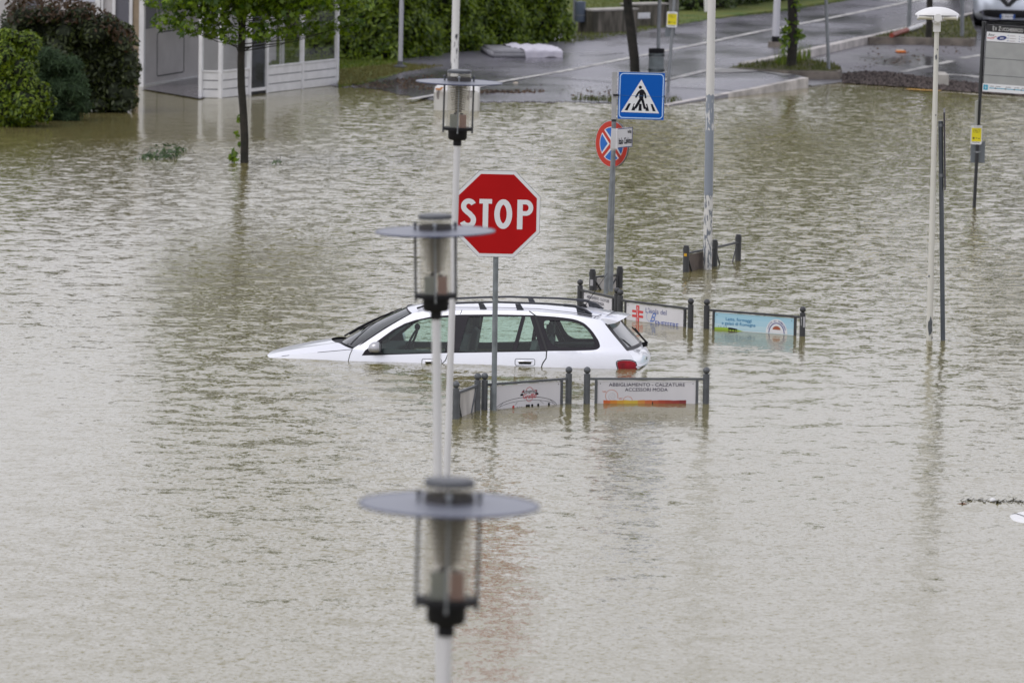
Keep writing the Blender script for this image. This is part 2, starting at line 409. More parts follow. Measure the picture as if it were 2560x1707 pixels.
ASPH = wet('wet asphalt', (.135, .13, .155), .34, .5, 26)
PARKM = wet('wet parking asphalt', (.105, .10, .112), .5, .6, 22)
shore = jag([(700, 196, .015), (843, 216, .012), (950, 221, .012), (1000, 236, .012), (1080, 250, .012), (1180, 255, .012), (1300, 254, .012), (1430, 255, .012), (1560, 258, .012), (1676, 263, .015)], seed=3)
land('pavement', shore + [(1900, 220, .10), (2021, 195.5, .19), (1985, 186, .17), (1825, 170, .15), (1874, 158, .16), (1990, 133, .17), (2172, 93, .17), (2300, 63, .17), (2440, 33, .17), (2620, -8, .17), (2900, -75, .17), (2900, -190, .17), (500, -190, .06), (500, 120, .03)], ASPH)
land('parking', [(1874, 160, .02), (1990, 135, .02), (2172, 94, .02), (2300, 64, .02), (2440, 34, .02), (2620, -7, .02), (2900, -74, .02), (3400, -74, .02), (3400, 275, .02), (2560, 236, .012), (2460, 229, .012), (2350, 222, .012), (2290, 216, .012), (2200, 210, .012), (2104, 205, .012), (2030, 215, .012), (1985, 200, .02)], PARKM, dz=0)
# lawns
LAWN = mat('lawn soil', (.125, .135, .02), .9, 0, .45, 1.6, .5, c2=(.055, .10, .010))
lawnp = jag([(846, 212, .05), (900, 208, .05), (960, 196, .05), (1010, 180, .05), (1090, 168, .05), (1150, 160, .05)], 6, 1.2, 5) + jag([(1200, 148, .05), (1300, 130, .05), (1411, 113, .06), (1480, 104, .07), (1594, 84, .08), (1669, 68, .1), (1760, 51, .12), (1850, 38, .14), (1950, 26, .15), (2100, 2, .16), (2300, -40, .16)], 9, .8, 6) + [(2300, -190, .16), (500, -190, .10), (500, 130, .05), (836, 150, .05)]
lawn = land('lawn', lawnp, LAWN, dz=.012)
isl1 = [(1822, 169, .165), (1874, 159, .165), (1960, 150, .165), (2030, 151, .165), (2085, 160, .165), (2104, 172, .165), (2100, 177.5, .165), (1980, 176, .165), (1900, 173, .165)]
VSOIL = mat('verge soil', (.075, .085, .02), .9, 0, .5, 3, .6, c2=(.05, .035, .02))
land('lawn', isl1, VSOIL, dz=0.0)
isl2 = [(2178, 93, .175), (2300, 94, .175), (2436, 97, .175), (2442, 84, .175), (2430, 60, .175), (2425, 42, .175), (2300, 66, .175)]
land('lawn', isl2, VSOIL, dz=0.0)

def blades(name, pts_px, z, n, h, mats, seed, wpx=.012):
    """grass blades scattered in a pixel-space polygon laid out on the ground"""
    r = np.random.default_rng(seed); P = [at(x, y, z) for x, y in pts_px]
    xs = [p.x for p in P]; ys = [p.y for p in P]; mb = MB()
    from mathutils.geometry import intersect_point_tri_2d
    tr = tessellate_polygon([[Vector((p.x, p.y, 0)) for p in P]])
    tris = [[P[i] for i in t] for t in tr]; ar = np.array([abs((b - a).cross(c - a).z) for a, b, c in tris]); ar = ar / ar.sum()
    vs = []; fs = []
    ch = r.choice(len(tris), n, p=ar)
    for k in range(n):
        a, b, c = tris[ch[k]]; s, t = r.random(), r.random()
        if s + t > 1: s, t = 1 - s, 1 - t
        p = a + (b - a) * s + (c - a) * t
        hh = h * (.4 + .9 * r.random()); th = r.random() * 6.28; l = hh * .5 * r.random(); w_ = wpx * (.6 + .8 * r.random())
        d = Vector((math.cos(th), math.sin(th), 0)); e = Vector((-d.y, d.x, 0)); q = p + Vector((0, 0, -.01))
        i = len(vs); vs += [q - e * w_, q + e * w_, q + d * l + Vector((0, 0, hh))]; fs.append((i, i + 1, i + 2))
    mb.v = vs; mb.f = [list(f) for f in fs]
    return tag(mb.build(name, mats), kind='stuff')
GRASS = leafmat('grass blades', (.06, .12, .006), (.20, .25, .02), .6)
VERGE = leafmat('rough verge grass', (.035, .055, .010), (.15, .16, .035), .7)
GRASSY = leafmat('yellowed grass', (.09, .09, .02), (.24, .21, .07), .6)
blades('grass', [(846, 212), (900, 208), (1010, 180), (1110, 166), (1000, 160), (846, 175)], .06, 5000, .05, GRASSY, 2)
blades('grass', [(846, 175), (1000, 160), (1000, 95), (640, 85), (640, 185), (760, 200)], .06, 14000, .07, GRASS, 3)
blades('grass', [(1411, 113), (1594, 84), (1669, 68), (1850, 38), (1950, 26), (1950, -10), (1430, -10)], .1, 14000, .08, leafmat('bright grass', (.09, .12, .015), (.20, .22, .05), .6), 4)
blades('grass', [(p[0], p[1]) for p in isl1], .16, 1300, .08, VERGE, 5, .015)
blades('grass', [(p[0], p[1]) for p in isl2], .17, 1700, .08, VERGE, 6, .015)
blades('grass', [(1428, 252), (1545, 259), (1545, 248), (1440, 245)], .0, 300, .10, VERGE, 7, .012)
blades('grass', [(1655, 262), (1705, 258), (1700, 248), (1655, 250)], .0, 150, .11, VERGE, 8, .012)
blades('grass', [(1935, 158), (1990, 150), (2030, 143), (2010, 156), (1950, 166)], .16, 240, .34, GRASS, 9, .012)

# kerbs and painted lines
def kerb(name, pts, wd, drop, m, side=1):
    P = [at(*p) for p in pts]; mb = MB(); n = len(P); vs = []
    for i, p in enumerate(P):
        d = (P[min(n - 1, i + 1)] - P[max(0, i - 1)]); d.z = 0; d.normalize(); nn = Vector((-d.y, d.x, 0)) * side * wd
        vs += [p, p + nn, p + nn - Vector((0, 0, drop)), p - Vector((0, 0, drop))]
    fs = []
    for i in range(n - 1):
        for k in range(4): fs.append((i * 4 + k, i * 4 + (k + 1) % 4, (i + 1) * 4 + (k + 1) % 4, (i + 1) * 4 + k))
    fs += [(0, 1, 2, 3), tuple((n - 1) * 4 + k for k in (3, 2, 1, 0))]
    mb.add(vs, fs); return tag(mb.build(name, m), kind='structure')
KM = mat('kerb stone', (.50, .47, .45), .8, 0, .35, 3, .4)
KMD = mat('weathered kerb stone', (.19, .165, .14), .8, 0, .5, 3, .4)
kerb('kerb', [(1672, 262.5, .02), (1790, 240, .06), (1900, 219.5, .12), (2021, 194.5, .20)], .16, .4, KM)
kerb('kerb', [(1868, 159.5, .172), (1990, 134, .176), (2176, 92, .18)], .22, .3, KM)
kerb('kerb', [(2176, 92, .18), (2300, 64, .18), (2440, 33, .18), (2500, 20, .18)], .16, .3, KM)
kerb('kerb', [(1822, 169.5, .16), (1880, 173.5, .17), (1960, 177.5, .175), (2050, 179, .175), (2100, 179.5, .175), (2106, 176, .175)], .10, .4, KMD)
kerb('kerb', [(2172, 93.5, .18), (2200, 93.5, .18), (2320, 95.5, .18), (2434, 98, .18), (2440, 94, .18)], .12, .4, KMD)
LINE = mat('worn road paint', (.60, .59, .55), .5, 0, .25, 4, c2=(.24, .23, .23))
CRACK = mat('tar crack', (.02, .02, .022), .6)
def strip(name, pts, m, dz=.008, wd=None):
    """painted line: pts are (px, py, z, width in metres)"""
    P = [at(p[0], p[1], p[2]) + Vector((0, 0, dz)) for p in pts]; n = len(P); L = []; Q = []
    for i, p in enumerate(P):
        d = (P[min(n - 1, i + 1)] - P[max(0, i - 1)]); d.z = 0; d.normalize(); nn = Vector((-d.y, d.x, 0)) * pts[i][3] / 2
        L.append(p + nn); Q.append(p - nn)
    mb = MB(); mb.add(L + Q, [(n + i, n + i + 1, i + 1, i) for i in range(n - 1)])
    return tag(mb.build(name, m), kind='structure')
zl = .045
def padz(px, py):            # height of the pavement sheet under a photo pixel
    o = bpy.data.objects['pavement']; return o
_pv = bpy.data.objects['pavement'].data
_pt = [[Vector(_pv.vertices[i].co) for i in p.vertices] for p in _pv.polygons if p.normal.z > .5]
def pavz(px, py):
    z = .05
    from mathutils.geometry import barycentric_transform, intersect_point_tri_2d
    for _ in range(3):
        q = at(px, py, z)
        for t in _pt:
            if intersect_point_tri_2d(q.xy, t[0].xy, t[1].xy, t[2].xy):
                z = barycentric_transform(Vector((q.x, q.y, 0)), *[Vector((v.x, v.y, 0)) for v in t], *t).z; break
    return z
def line_pts(a, wd, step=14):
    out = []
    for p, q in zip(a[:-1], a[1:]):
        n = max(1, int(abs(q[0] - p[0]) / step))
        for i in range(n):
            t = i / n; x, y = p[0] + (q[0] - p[0]) * t, p[1] + (q[1] - p[1]) * t; out.append((x, y, pavz(x, y), wd))
    out.append((*a[-1], pavz(*a[-1]), wd)); return out
strip('road_marking', line_pts([(1022, 250), (1160, 226), (1258, 204.5), (1400, 180.7), (1450, 171), (1570, 146.7), (1765, 108.4), (1900, 79.7), (1932, 74.4), (2063, 49), (2270, 6.4), (2400, -22), (2600, -65)], .17), LINE, .010)
strip('road_marking', line_pts([(1645, 204), (1700, 193), (1766, 177), (1800, 171.5)], .2), LINE, .010)
for pts in ([(1405, 198), (1470, 201), (1540, 205)], [(1678, 220), (1750, 223), (1832, 228)], [(1810, 115), (1850, 117), (1884, 116)], [(2078, 62), (2120, 64), (2165, 66)], [(1120, 190), (1180, 189), (1240, 186)], [(1450, 140), (1500, 139), (1560, 133)], [(1180, 170), (1300, 168)]):
    strip('road_crack', line_pts([(x, y + rng.uniform(-.4, .4)) for x, y in pts], .05), CRACK, .006)
ct = mat('pale concrete apron', (.30, .29, .28), .6, 0, .2, 3)
land('pavement', [(1766, 180, pavz(1766, 180) + .008), (1800, 171.5, pavz(1800, 171) + .008), (1826, 170.5, .158), (1900, 178, .172), (1985, 187, .178), (1960, 189, .176), (1890, 184.5, pavz(1890, 184) + .008), (1810, 183, pavz(1810, 183) + .008)], ct, skirt=0)
for a, b in (((2259, 181), (2325, 166)), ((2345, 162), (2381, 153)), ((2403, 147), (2456, 138.5))):
    strip('road_marking', [(a[0], a[1], .02, .2), (b[0], b[1], .02, .2)], LINE, .008)
strip('road_marking', [(2360, 187, .02, .25), (2420, 190, .02, .3), (2470, 197, .02, .25)], LINE, .008)
strip('road_marking', [(2268, 223.5, .014, .22), (2300, 225.5, .014, .24), (2352, 227.5, .014, .2)], mat('yellow road paint', (.50, .26, .02), .6, 0, .3, 6), .006)

# driftline: gravel, litter, foam
def grains(name, pts_px, z, n, s, m, seed, flat=.5):
    r = np.random.default_rng(seed); P = [at(x, y, z) for x, y in pts_px]
    tr = tessellate_polygon([[Vector((p.x, p.y, 0)) for p in P]]); tris = [[P[i] for i in t] for t in tr]
    ar = np.array([abs((b - a).cross(c - a).z) for a, b, c in tris]); ar = ar / ar.sum(); ch = r.choice(len(tris), n, p=ar)
    vs = []; fs = []
    for k in range(n):
        a, b, c = tris[ch[k]]; u, t = r.random(), r.random()
        if u + t > 1: u, t = 1 - u, 1 - t
        p = a + (b - a) * u + (c - a) * t; q = s * (.35 + 1.1 * r.random() ** 2)
        i = len(vs)
        for a_ in range(5):
            th = a_ * 1.257 + r.random(); vs.append(p + Vector((math.cos(th) * q, math.sin(th) * q, -.01)))
        vs.append(p + Vector(((r.random() - .5) * q, (r.random() - .5) * q, q * flat * (.5 + r.random()))))
        fs += [(i + j, i + (j + 1) % 5, i + 5) for j in range(5)]
    mb = MB(); mb.v = vs; mb.f = [list(f) for f in fs]
    return tag(mb.build(name, m), kind='stuff')
GRV = leafmat('brown gravel', (.02, .015, .014), (.19, .155, .145), .8)
LIT = leafmat('leaf litter', (.02, .014, .010), (.14, .09, .05), .8)
band = [(2104, 184), (2160, 180), (2220, 181), (2262, 188), (2330, 196), (2385, 204), (2450, 209), (2580, 219), (2580, 240), (2450, 231), (2350, 224), (2290, 218), (2200, 212), (2108, 206)]
land('gravel', [(*p, .022) for p in jag([(a[0], a[1]) for a in band], 10, 1.5, 9)], mat('gravel bed', (.08, .065, .06), .9, 0, .5, 12, .8, c2=(.028, .022, .02)), dz=.006, skirt=.05)
grains('gravel', band, .03, 9000, .035, GRV, 21, .8)
for poly, n, sd_ in (([(870, 216), (1000, 196), (1120, 182), (1180, 200), (1080, 225), (950, 220)], 700, 31), ([(1190, 232), (1360, 232), (1360, 224), (1190, 225)], 380, 32),
                ([(1411, 113), (1560, 100), (1540, 125), (1440, 135), (1380, 130)], 900, 33), ([(1340, 185), (1440, 166), (1530, 160), (1530, 178), (1420, 195)], 420, 34), ([(1250, 190), (1560, 135), (1640, 150), (1640, 190), (1400, 225)], 130, 35),
                ([(1460, 232), (1500, 236), (1505, 228), (1480, 226)], 90, 36), ([(1420, 188), (1535, 190), (1530, 196), (1420, 193)], 240, 37), ([(1700, 185), (1980, 120), (2150, 60), (1950, 100)], 110, 38), ([(1400, 240), (1640, 245), (1640, 205), (1400, 215)], 120, 40), ([(1180, 215), (1400, 175), (1400, 160), (1180, 190)], 130, 41), ([(1700, 230), (1880, 205), (1880, 192), (1700, 205)], 60, 42)):
    grains('leaf_litter', poly, .06 if sd_ not in (32, 36) else .035, n, .03, LIT, sd_, .6)
grains('leaf_litter', [(2120, 180), (2440, 130), (2440, 112), (2180, 112)], .025, 160, .03, LIT, 39, .6)
FOAM = mat('dirty foam', (.62, .58, .50), .8, 0, .25, 9)
strip('foam', [(x, y + rng.uniform(-.6, .6), .004, .10 * rng.uniform(.3, 1.2)) for x, y in [(2345, 229), (2370, 231), (2395, 233), (2420, 235), (2450, 238), (2480, 240), (2520, 242), (2575, 245)]], FOAM, .004)
strip('foam', [(x, y + rng.uniform(-.6, .6), .004, .07 * rng.uniform(.2, 1.2)) for x, y in [(2112, 206), (2150, 208), (2190, 211), (2230, 214), (2270, 218), (2300, 221)]], FOAM, .01)

# ------------------------------------------------------------------ foliage helpers
def leaf_mesh(name, C, N, size, m, parent, shape='oval', seed=1, world=True):
    """C: n x 3 centres, N: n x 3 rough normals"""
    r = np.random.default_rng(seed); n = len(C)
    N = N + r.normal(0, .55, (n, 3)); N /= np.linalg.norm(N, axis=1)[:, None] + 1e-9
    a = r.normal(0, 1, (n, 3)); U = np.cross(N, a); U /= np.linalg.norm(U, axis=1)[:, None] + 1e-9; V = np.cross(N, U)
    s = size * (.6 + .8 * r.random(n))
    if shape == 'oval': prof = [(-1, 0, 0), (-.3, .38, .1), (.5, .3, .1), (1, 0, -.1), (.5, -.3, .1), (-.3, -.38, .1)]
    elif shape == 'needle': prof = [(-1, 0.06, 0), (1, 0, 0), (-1, -.06, 0)]
    else:
        prof = []
        for i in range(5):
            t = -2.1 + i * 1.05; rr = 1 if i == 2 else (.88 if i in (1, 3) else .62)
            prof.append((rr * math.cos(t), rr * math.sin(t), -.12))
            if i < 4: prof.append((.34 * math.cos(t + .52), .34 * math.sin(t + .52), .05))
        prof.append((-.35, 0, 0))
    k = len(prof); pr = np.array(prof)
    vs = C[:, None, :] + s[:, None, None] * (pr[None, :, 0:1] * U[:, None, :] + pr[None, :, 1:2] * V[:, None, :] + pr[None, :, 2:3] * N[:, None, :])
    vs = vs.reshape(-1, 3)
    if world and parent is not None:
        inv = np.array(MW[root_of(parent)].inverted()); vs = vs @ inv[:3, :3].T + inv[:3, 3]
    me = bpy.data.meshes.new(name); me.vertices.add(len(vs)); me.vertices.foreach_set('co', vs.astype(np.float32).ravel())
    me.loops.add(n * k); me.loops.foreach_set('vertex_index', np.arange(n * k, dtype=np.int32))
    me.polygons.add(n); me.polygons.foreach_set('loop_start', np.arange(0, n * k, k, dtype=np.int32)); me.polygons.foreach_set('loop_total', np.full(n, k, dtype=np.int32))
    me.update(calc_edges=True); me.materials.append(m)
    o = link(bpy.data.objects.new(name, me))
    if parent is not None: o.parent = parent
    return o

def blob_pts(n, blobs, seed, shell=.55):
    """points in a union of ellipsoids (c, (rx, ry, rz)); mostly near the surface"""
    r = np.random.default_rng(seed); vol = np.array([b[1][0] * b[1][1] + b[1][0] * b[1][2] for b in blobs]); ch = r.choice(len(blobs), n, p=vol / vol.sum())
    d = r.normal(0, 1, (n, 3)); d /= np.linalg.norm(d, axis=1)[:, None]
    rad = np.where(r.random(n) < shell, 1 - .12 * r.random(n), r.random(n) ** .5)
    cc = np.array([b[0] for b in blobs])[ch]; rr = np.array([b[1] for b in blobs])[ch]
    return cc + d * rad[:, None] * rr, d

BARK = mat('dark bark', (.035, .03, .024), .9, 0, .5, 9, .8, c2=(.018, .018, .014))
LEAFY = leafmat('fresh green leaves', (.028, .075, .002), (.20, .31, .006))
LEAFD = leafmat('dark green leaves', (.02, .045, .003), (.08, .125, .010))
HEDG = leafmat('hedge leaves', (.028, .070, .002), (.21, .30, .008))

def trunk_mesh(pts, radii, n=12):
    mb = MB(); rings = []
    for i, (p, r_) in enumerate(zip(pts, radii)):
        d = (Vector(pts[min(len(pts) - 1, i + 1)]) - Vector(pts[max(0, i - 1)])).normalized(); q = Vector((0, 0, 1)).rotation_difference(d)
        for k in range(n):
            t = 2 * math.pi * k / n; rr = r_ * (1 + .08 * math.sin(3 * t + i) + .05 * rng.uniform(-1, 1)); mb.v.append(Vector(p) + q @ Vector((rr * math.cos(t), rr * math.sin(t), 0)))
    for i in range(len(pts) - 1):
        for k in range(n): mb.f.append([i * n + k, i * n + (k + 1) % n, (i + 1) * n + (k + 1) % n, (i + 1) * n + k])
    mb.f.append(list(range((len(pts) - 1) * n, len(pts) * n)))
    return mb

# ------------------------------------------------------------------ the near tree on the left
def tree(label, base, top, r0, r1, blobs, nleaf, lsize, leafm, shape, seed, hgt, group=None, limbs=()):
    """base, top: world points along the visible trunk; blobs relative to the base"""
    t = thing('tree', label, 'tree', base, (0, 0, 0), group)
    d = top - base; pts = []; rad = []
    for i in range(-2, 12):
        s = i / 11 * hgt / d.z; p = d * s + Vector((.02 * math.sin(i * 1.3), .02 * math.cos(i * 1.7), 0)); pts.append(p); rad.append(max(.015, r0 + (r1 - r0) * min(1, max(0, p.z / d.z)) if p.z < d.z else r1 * (1 - (p.z - d.z) / (hgt * 1.1 - d.z + .01))))
    trunk = trunk_mesh(pts, rad)
    lm = trunk; rg = random.Random(seed)
    for b in blobs:
        c = Vector(b[0]); s = (c.z - .35) / d.z; st = d * s if s > 0 else Vector((0, 0, 0))
        mid = (st + c) / 2 + Vector((0, 0, -.08)); lm.cyl(st, mid, .011, .007, 6).cyl(mid, c + (c - st) * .1, .007, .003, 6)
    trunk.build('trunk', BARK, t, smooth=True)
    C, N = blob_pts(nleaf, [(b[0], b[1]) for b in blobs], seed); C = C + np.array(base)
    leaf_mesh('crown', C, N * .4 + np.array([0, -.3, .7]), lsize, leafm, t, shape, seed)
    return t
b = at(610, 408); tp = atY(602, 0, b.y); s_ = scl(b)
blobs = []
rg = random.Random(4)
def px_blob(px, py, rx, rz, Y, base, dy=0):
    p = atY(px, py, Y) - base; return ((p.x, p.y + dy, p.z), (rx, rx * .8, rz))
for px, py, rx, rz in [(420, 50, .28, .16), (480, 62, .34, .18), (540, 70, .30, .17), (585, 85, .24, .16), (655, 78, .26, .14), (720, 72, .30, .16), (790, 78, .32, .15), (855, 70, .28, .17), (885, 62, .16, .10),
                       (480, 15, .38, .2), (560, 30, .4, .24), (650, 25, .42, .28), (740, 15, .45, .24), (820, 0, .40, .16), (890, 5, .30, .12), (940, -5, .22, .1), (550, -20, .5, .3), (700, -30, .6, .3)]:
    blobs.append(px_blob(px, py, rx, rz, b.y, b, rg.uniform(-.5, .5)))
for k in range(34):
    z = rg.uniform(2.7, 4.1); rr = 1.75 * min(1, (4.7 - z) / 1.4) ** .6; a = rg.uniform(0, 6.28); q = rr * rg.uniform(.2, .85)
    blobs.append(((q * math.cos(a), q * math.sin(a), z), (.65, .6, .4)))
T = tree('leafy young tree standing in the flood water on the left', b, tp, .066, .060, blobs, 21000, .072, LEAFY, 'maple', 3, 4.6)
for px, py, n in ((583, 392, 34), (592, 338, 10), (597, 300, 10), (598, 360, 8), (577, 396, 12)):
    p = atY(px, py, b.y); C = np.array(p) + nr.normal(0, 1, (n, 3)) * np.array([.035, .04, .08]) * (1 if n > 12 else .4)
    leaf_mesh('sprout', C, np.tile([0, -1, .4], (n, 1)).astype(float), .042, LEAFY, T, 'oval', n)

# other trees whose trunks show at the top edge
def simple_tree(label, bx, by, tx, ty, z0, r, hgt, seed, nl=6500, crownz=2.3, group=None, rad=1.9):
    b = at(bx, by, z0); t = atY(tx, ty, b.y); rg = random.Random(seed); bl = []
    for k in range(26):
        z = rg.uniform(crownz, hgt); q = rad * math.sin(math.pi * min(1, max(.05, (hgt + .4 - z) / (hgt + .4 - crownz)) * .93)) ** .7 * rg.uniform(.2, 1); a = rg.uniform(0, 6.28)
        bl.append(((q * math.cos(a), q * math.sin(a), z), (.7, .7, .45)))
    return tree(label, b, t, r, r * .9, bl, nl, .15, LEAFY, 'oval', seed, hgt * .93, group)
simple_tree('leaning dark tree trunk rising behind the blue crossing sign', 1588, 206, 1571, 0, .04, .10, 5.6, 41)
t2 = simple_tree('tree trunk with leafy sprouts in the grass wedge by the white lamp post base', 1977, 167, 1983, 0, .16, .105, 5.6, 42)
simple_tree('dark tree trunk behind the white oblong lamp head', 2321, 95, 2323, 0, .17, .075, 5.8, 43)
bb = at(1977, 167, .16)
for px, py, n, sx, sz in ((1965, 78, 40, .10, .16), (1960, 100, 30, .08, .14), (1995, 88, 34, .07, .16), (1990, 60, 10, .04, .08), (1962, 120, 18, .06, .10), (2008, 92, 10, .05, .05), (1990, 15, 16, .08, .14), (1968, 55, 12, .08, .05)):
    p = atY(px, py, bb.y - .08); leaf_mesh('sprout', np.array(p) + nr.normal(0, 1, (n, 3)) * np.array([sx, .08, sz]) * .6, np.tile([0, -1, .4], (n, 1)).astype(float), .055, LEAFY, t2, 'oval', n)

# tall trees beyond the top of the frame (seen mirrored in the water)
for i, (X, Y, hg, rd) in enumerate([(-17, 165, 6.5, 3.0), (-10.6, 170, 9.6, 2.9), (-6.2, 172, 9.2, 2.6), (4.6, 170, 7.4, 2.4), (8.6, 171, 8.2, 2.8), (12.9, 168, 11.8, 3.2), (17.4, 168, 11.5, 3.4)]):
    t = thing('tree', ['broad tree furthest left beyond the lawn', 'tall tree beyond the white kiosk', 'tree beyond the square hedge', 'tall tree beyond the concrete planters', 'broad tree beyond the cycle path', 'tall tree beyond the parking bay', 'tree beyond the parked white hatchback'][i], 'tree', (X, Y, 0), (0, 0, 0), 'trees beyond the lawn')
    trunk_mesh([(0, 0, 0), (.1, 0, hg * .3), (0, .1, hg * .7)], [.25, .2, .08]).build('trunk', BARK, t)
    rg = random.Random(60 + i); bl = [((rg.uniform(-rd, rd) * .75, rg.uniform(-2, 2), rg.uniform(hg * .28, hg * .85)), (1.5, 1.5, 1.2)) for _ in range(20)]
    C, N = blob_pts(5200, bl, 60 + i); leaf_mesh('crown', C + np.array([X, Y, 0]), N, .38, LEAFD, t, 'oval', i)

# ------------------------------------------------------------------ hedges and bushes
def hedge(name, label, cat, A, B, depth, h, n, lsize, m, seed, core, bulge=.12, shape='oval'):
    """box hedge whose front face runs A to B"""
    d = B - A; d.z = 0; L = d.length; u = d / L; back = Vector((-u.y, u.x, 0)); 
    if back.y < 0: back = -back
    t = thing(name, label, cat, (A + B) / 2)
    r = np.random.default_rng(seed); face = r.random(n); s = r.random(n) * L; hh = r.random(n) * h; dd = r.random(n) * depth
    f1 = face < .62; f2 = (face >= .62) & (face < .82); f3 = face >= .82
    dd = np.where(f1, 0, dd); hh = np.where(f2, h, hh); s = np.where(f3, np.where(r.random(n) < .5, 0, L), s)
    lump = bulge * (np.sin(s * 3.1 + hh * 2.3 + seed) + np.sin(s * 7.3 - hh * 5.1) * .6 + np.sin(hh * 9 + s * 1.3) * .4) + r.normal(0, .05, n)
    Nn = np.where(f1[:, None], -np.array(back)[None], np.where(f2[:, None], np.array([0, 0, 1.])[None], np.array(u)[None] * np.sign(s - L / 2)[:, None]))
    C = np.array(A)[None] + s[:, None] * np.array(u) + dd[:, None] * np.array(back) + np.stack([0 * hh, 0 * hh, hh], 1) + Nn * lump[:, None]
    keep = C[:, 2] > -.05; C, Nn = C[keep], Nn[keep]
    mb = MB(); M = Matrix((u, back, Vector((0, 0, 1)))).transposed()
    mb.box((A + B) / 2 + back * depth / 2 + Vector((0, 0, h / 2 - .12)), (L - .5, depth - .5, h - .3), M); mb.build('shade_core', core, t, world=True)
    leaf_mesh('foliage', C, Nn * .8 + np.array([0, -.2, .5]), lsize, m, t, shape, seed)
    return t
CORE = mat('shaded twigs', (.012, .018, .006), .9)  # solid near-black core, shade among the leaves put into its colour
A = at(960, 156, .05); B = at(1425, 108, .06)
hedge('hedge', 'long square-cut green hedge behind the mattress', 'hedge', A + Vector((0, .3, 0)), B + Vector((0, .3, 0)), 2.2, 2.3, 26000, .062, HEDG, 8, CORE)
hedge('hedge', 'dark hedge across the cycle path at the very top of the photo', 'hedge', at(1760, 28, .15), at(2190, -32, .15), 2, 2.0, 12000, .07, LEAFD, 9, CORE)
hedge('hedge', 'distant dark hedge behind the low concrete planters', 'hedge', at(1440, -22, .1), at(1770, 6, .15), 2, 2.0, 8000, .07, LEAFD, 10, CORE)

def bush(label, blobs_px, by, n, lsize, m, seed, shape='oval', cat='bush', upn=.5, name='bush'):
    base = at(blobs_px[0][0], by, 0); t = thing(name, label, cat, base); Y = base.y; bl = []
    for px, py, rx, rz, dy in blobs_px:
        p = atY(px, py, Y + dy); bl.append(((p.x, p.y, p.z), (rx, rx, rz)))
    C, N = blob_pts(n, bl, seed, .75); k = C[:, 2] > -.05; C, N = C[k], N[k]
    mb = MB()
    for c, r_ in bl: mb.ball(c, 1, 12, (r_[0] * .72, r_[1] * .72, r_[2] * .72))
    mb.build('shade_core', CORE, t, world=True)
    leaf_mesh('foliage', C, N + np.array([0, 0, upn]), lsize, m, t, shape, seed); return t
PHOT = leafmat('photinia leaves', (.010, .020, .003), (.060, .080, .015), .5)
rg = random.Random(12); bl = []
for k in range(46):
    px = rg.uniform(40, 322); top_ = 28 + (px - 120) ** 2 / 1500 if px > 120 else 22; py = rg.uniform(max(14, top_ + 22), 250 - 0 * px)
    if px > 300: py = max(py, 130)
    bl.append((px, py, rg.uniform(.20, .34), rg.uniform(.20, .34), rg.uniform(-.2, .8)))
bl += [(x, y, .42, .40, .5) for x in range(40, 300, 36) for y in range(80 + max(0, x - 200) // 3, 250, 45)]
bl += [(318, 240, .2, .25, 0), (325, 190, .18, .2, 0), (320, 150, .18, .22, 0), (305, 110, .2, .2, 0), (270, 60, .22, .2, .1), (200, 35, .25, .2, .1), (120, 35, .25, .2, .1), (60, 45, .3, .25, .1), (300, 262, .2, .15, 0), (240, 262, .3, .15, 0), (180, 262, .3, .15, 0)]
pb = bush('dark broad-leaved bush with reddish tips beside the white kiosk', bl, 280, 24000, .05, PHOT, 13)
C = []
for px, top_ in [(x, 30 if x < 180 else 30 + (x - 180) ** 1.7 / 60) for x in range(20, 330, 3)]:
    Y = at(180, 280).y
    for _ in range(9): C.append(tuple(atY(px + rg.uniform(-5, 5), max(-20, top_ + rg.uniform(-34, 30)), Y + rg.uniform(-.3, .5))))
leaf_mesh('young_shoots', np.array(C), np.tile([0, -.5, .2], (len(C), 1)), .05, leafmat('red shoots', (.03, .02, .01), (.085, .045, .02), .5), pb, 'oval', 14)
rg = random.Random(15)
bl = [(rg.uniform(0, 70), rg.uniform(105, 290), rg.uniform(.2, .32), rg.uniform(.18, .3), rg.uniform(-.3, .4)) for _ in range(26)] + [(rg.uniform(60, 118), rg.uniform(215, 290), .17, .16, rg.uniform(-.2, .2)) for _ in range(12)] + [(20, 92, .22, .14, 0), (55, 100, .16, .12, 0), (128, 255, .1, .12, 0), (110, 290, .16, .12, 0), (20, 300, .25, .12, 0), (60, 300, .22, .12, 0), (-30, 200, .5, .6, .2), (-60, 280, .5, .4, .2)]
bush('bright green leafy bush at the left edge of the water', bl, 316, 15000, .042, leafmat('bright bush leaves', (.035, .080, .003), (.21, .29, .010)), 16)
bl = [(rg.uniform(85, 200), rg.uniform(150, 285), .2, .15, rg.uniform(-.1, .3)) for _ in range(20)] + [(190, 230, .22, .14, 0), (205, 265, .16, .12, 0), (170, 292, .2, .1, 0), (110, 140, .22, .15, .1)]
bush('feathery blue-green conifer bush between the two leafy bushes', bl, 300, 16000, .10, leafmat('juniper sprays', (.015, .04, .012), (.06, .11, .04), .7), 17, 'needle')
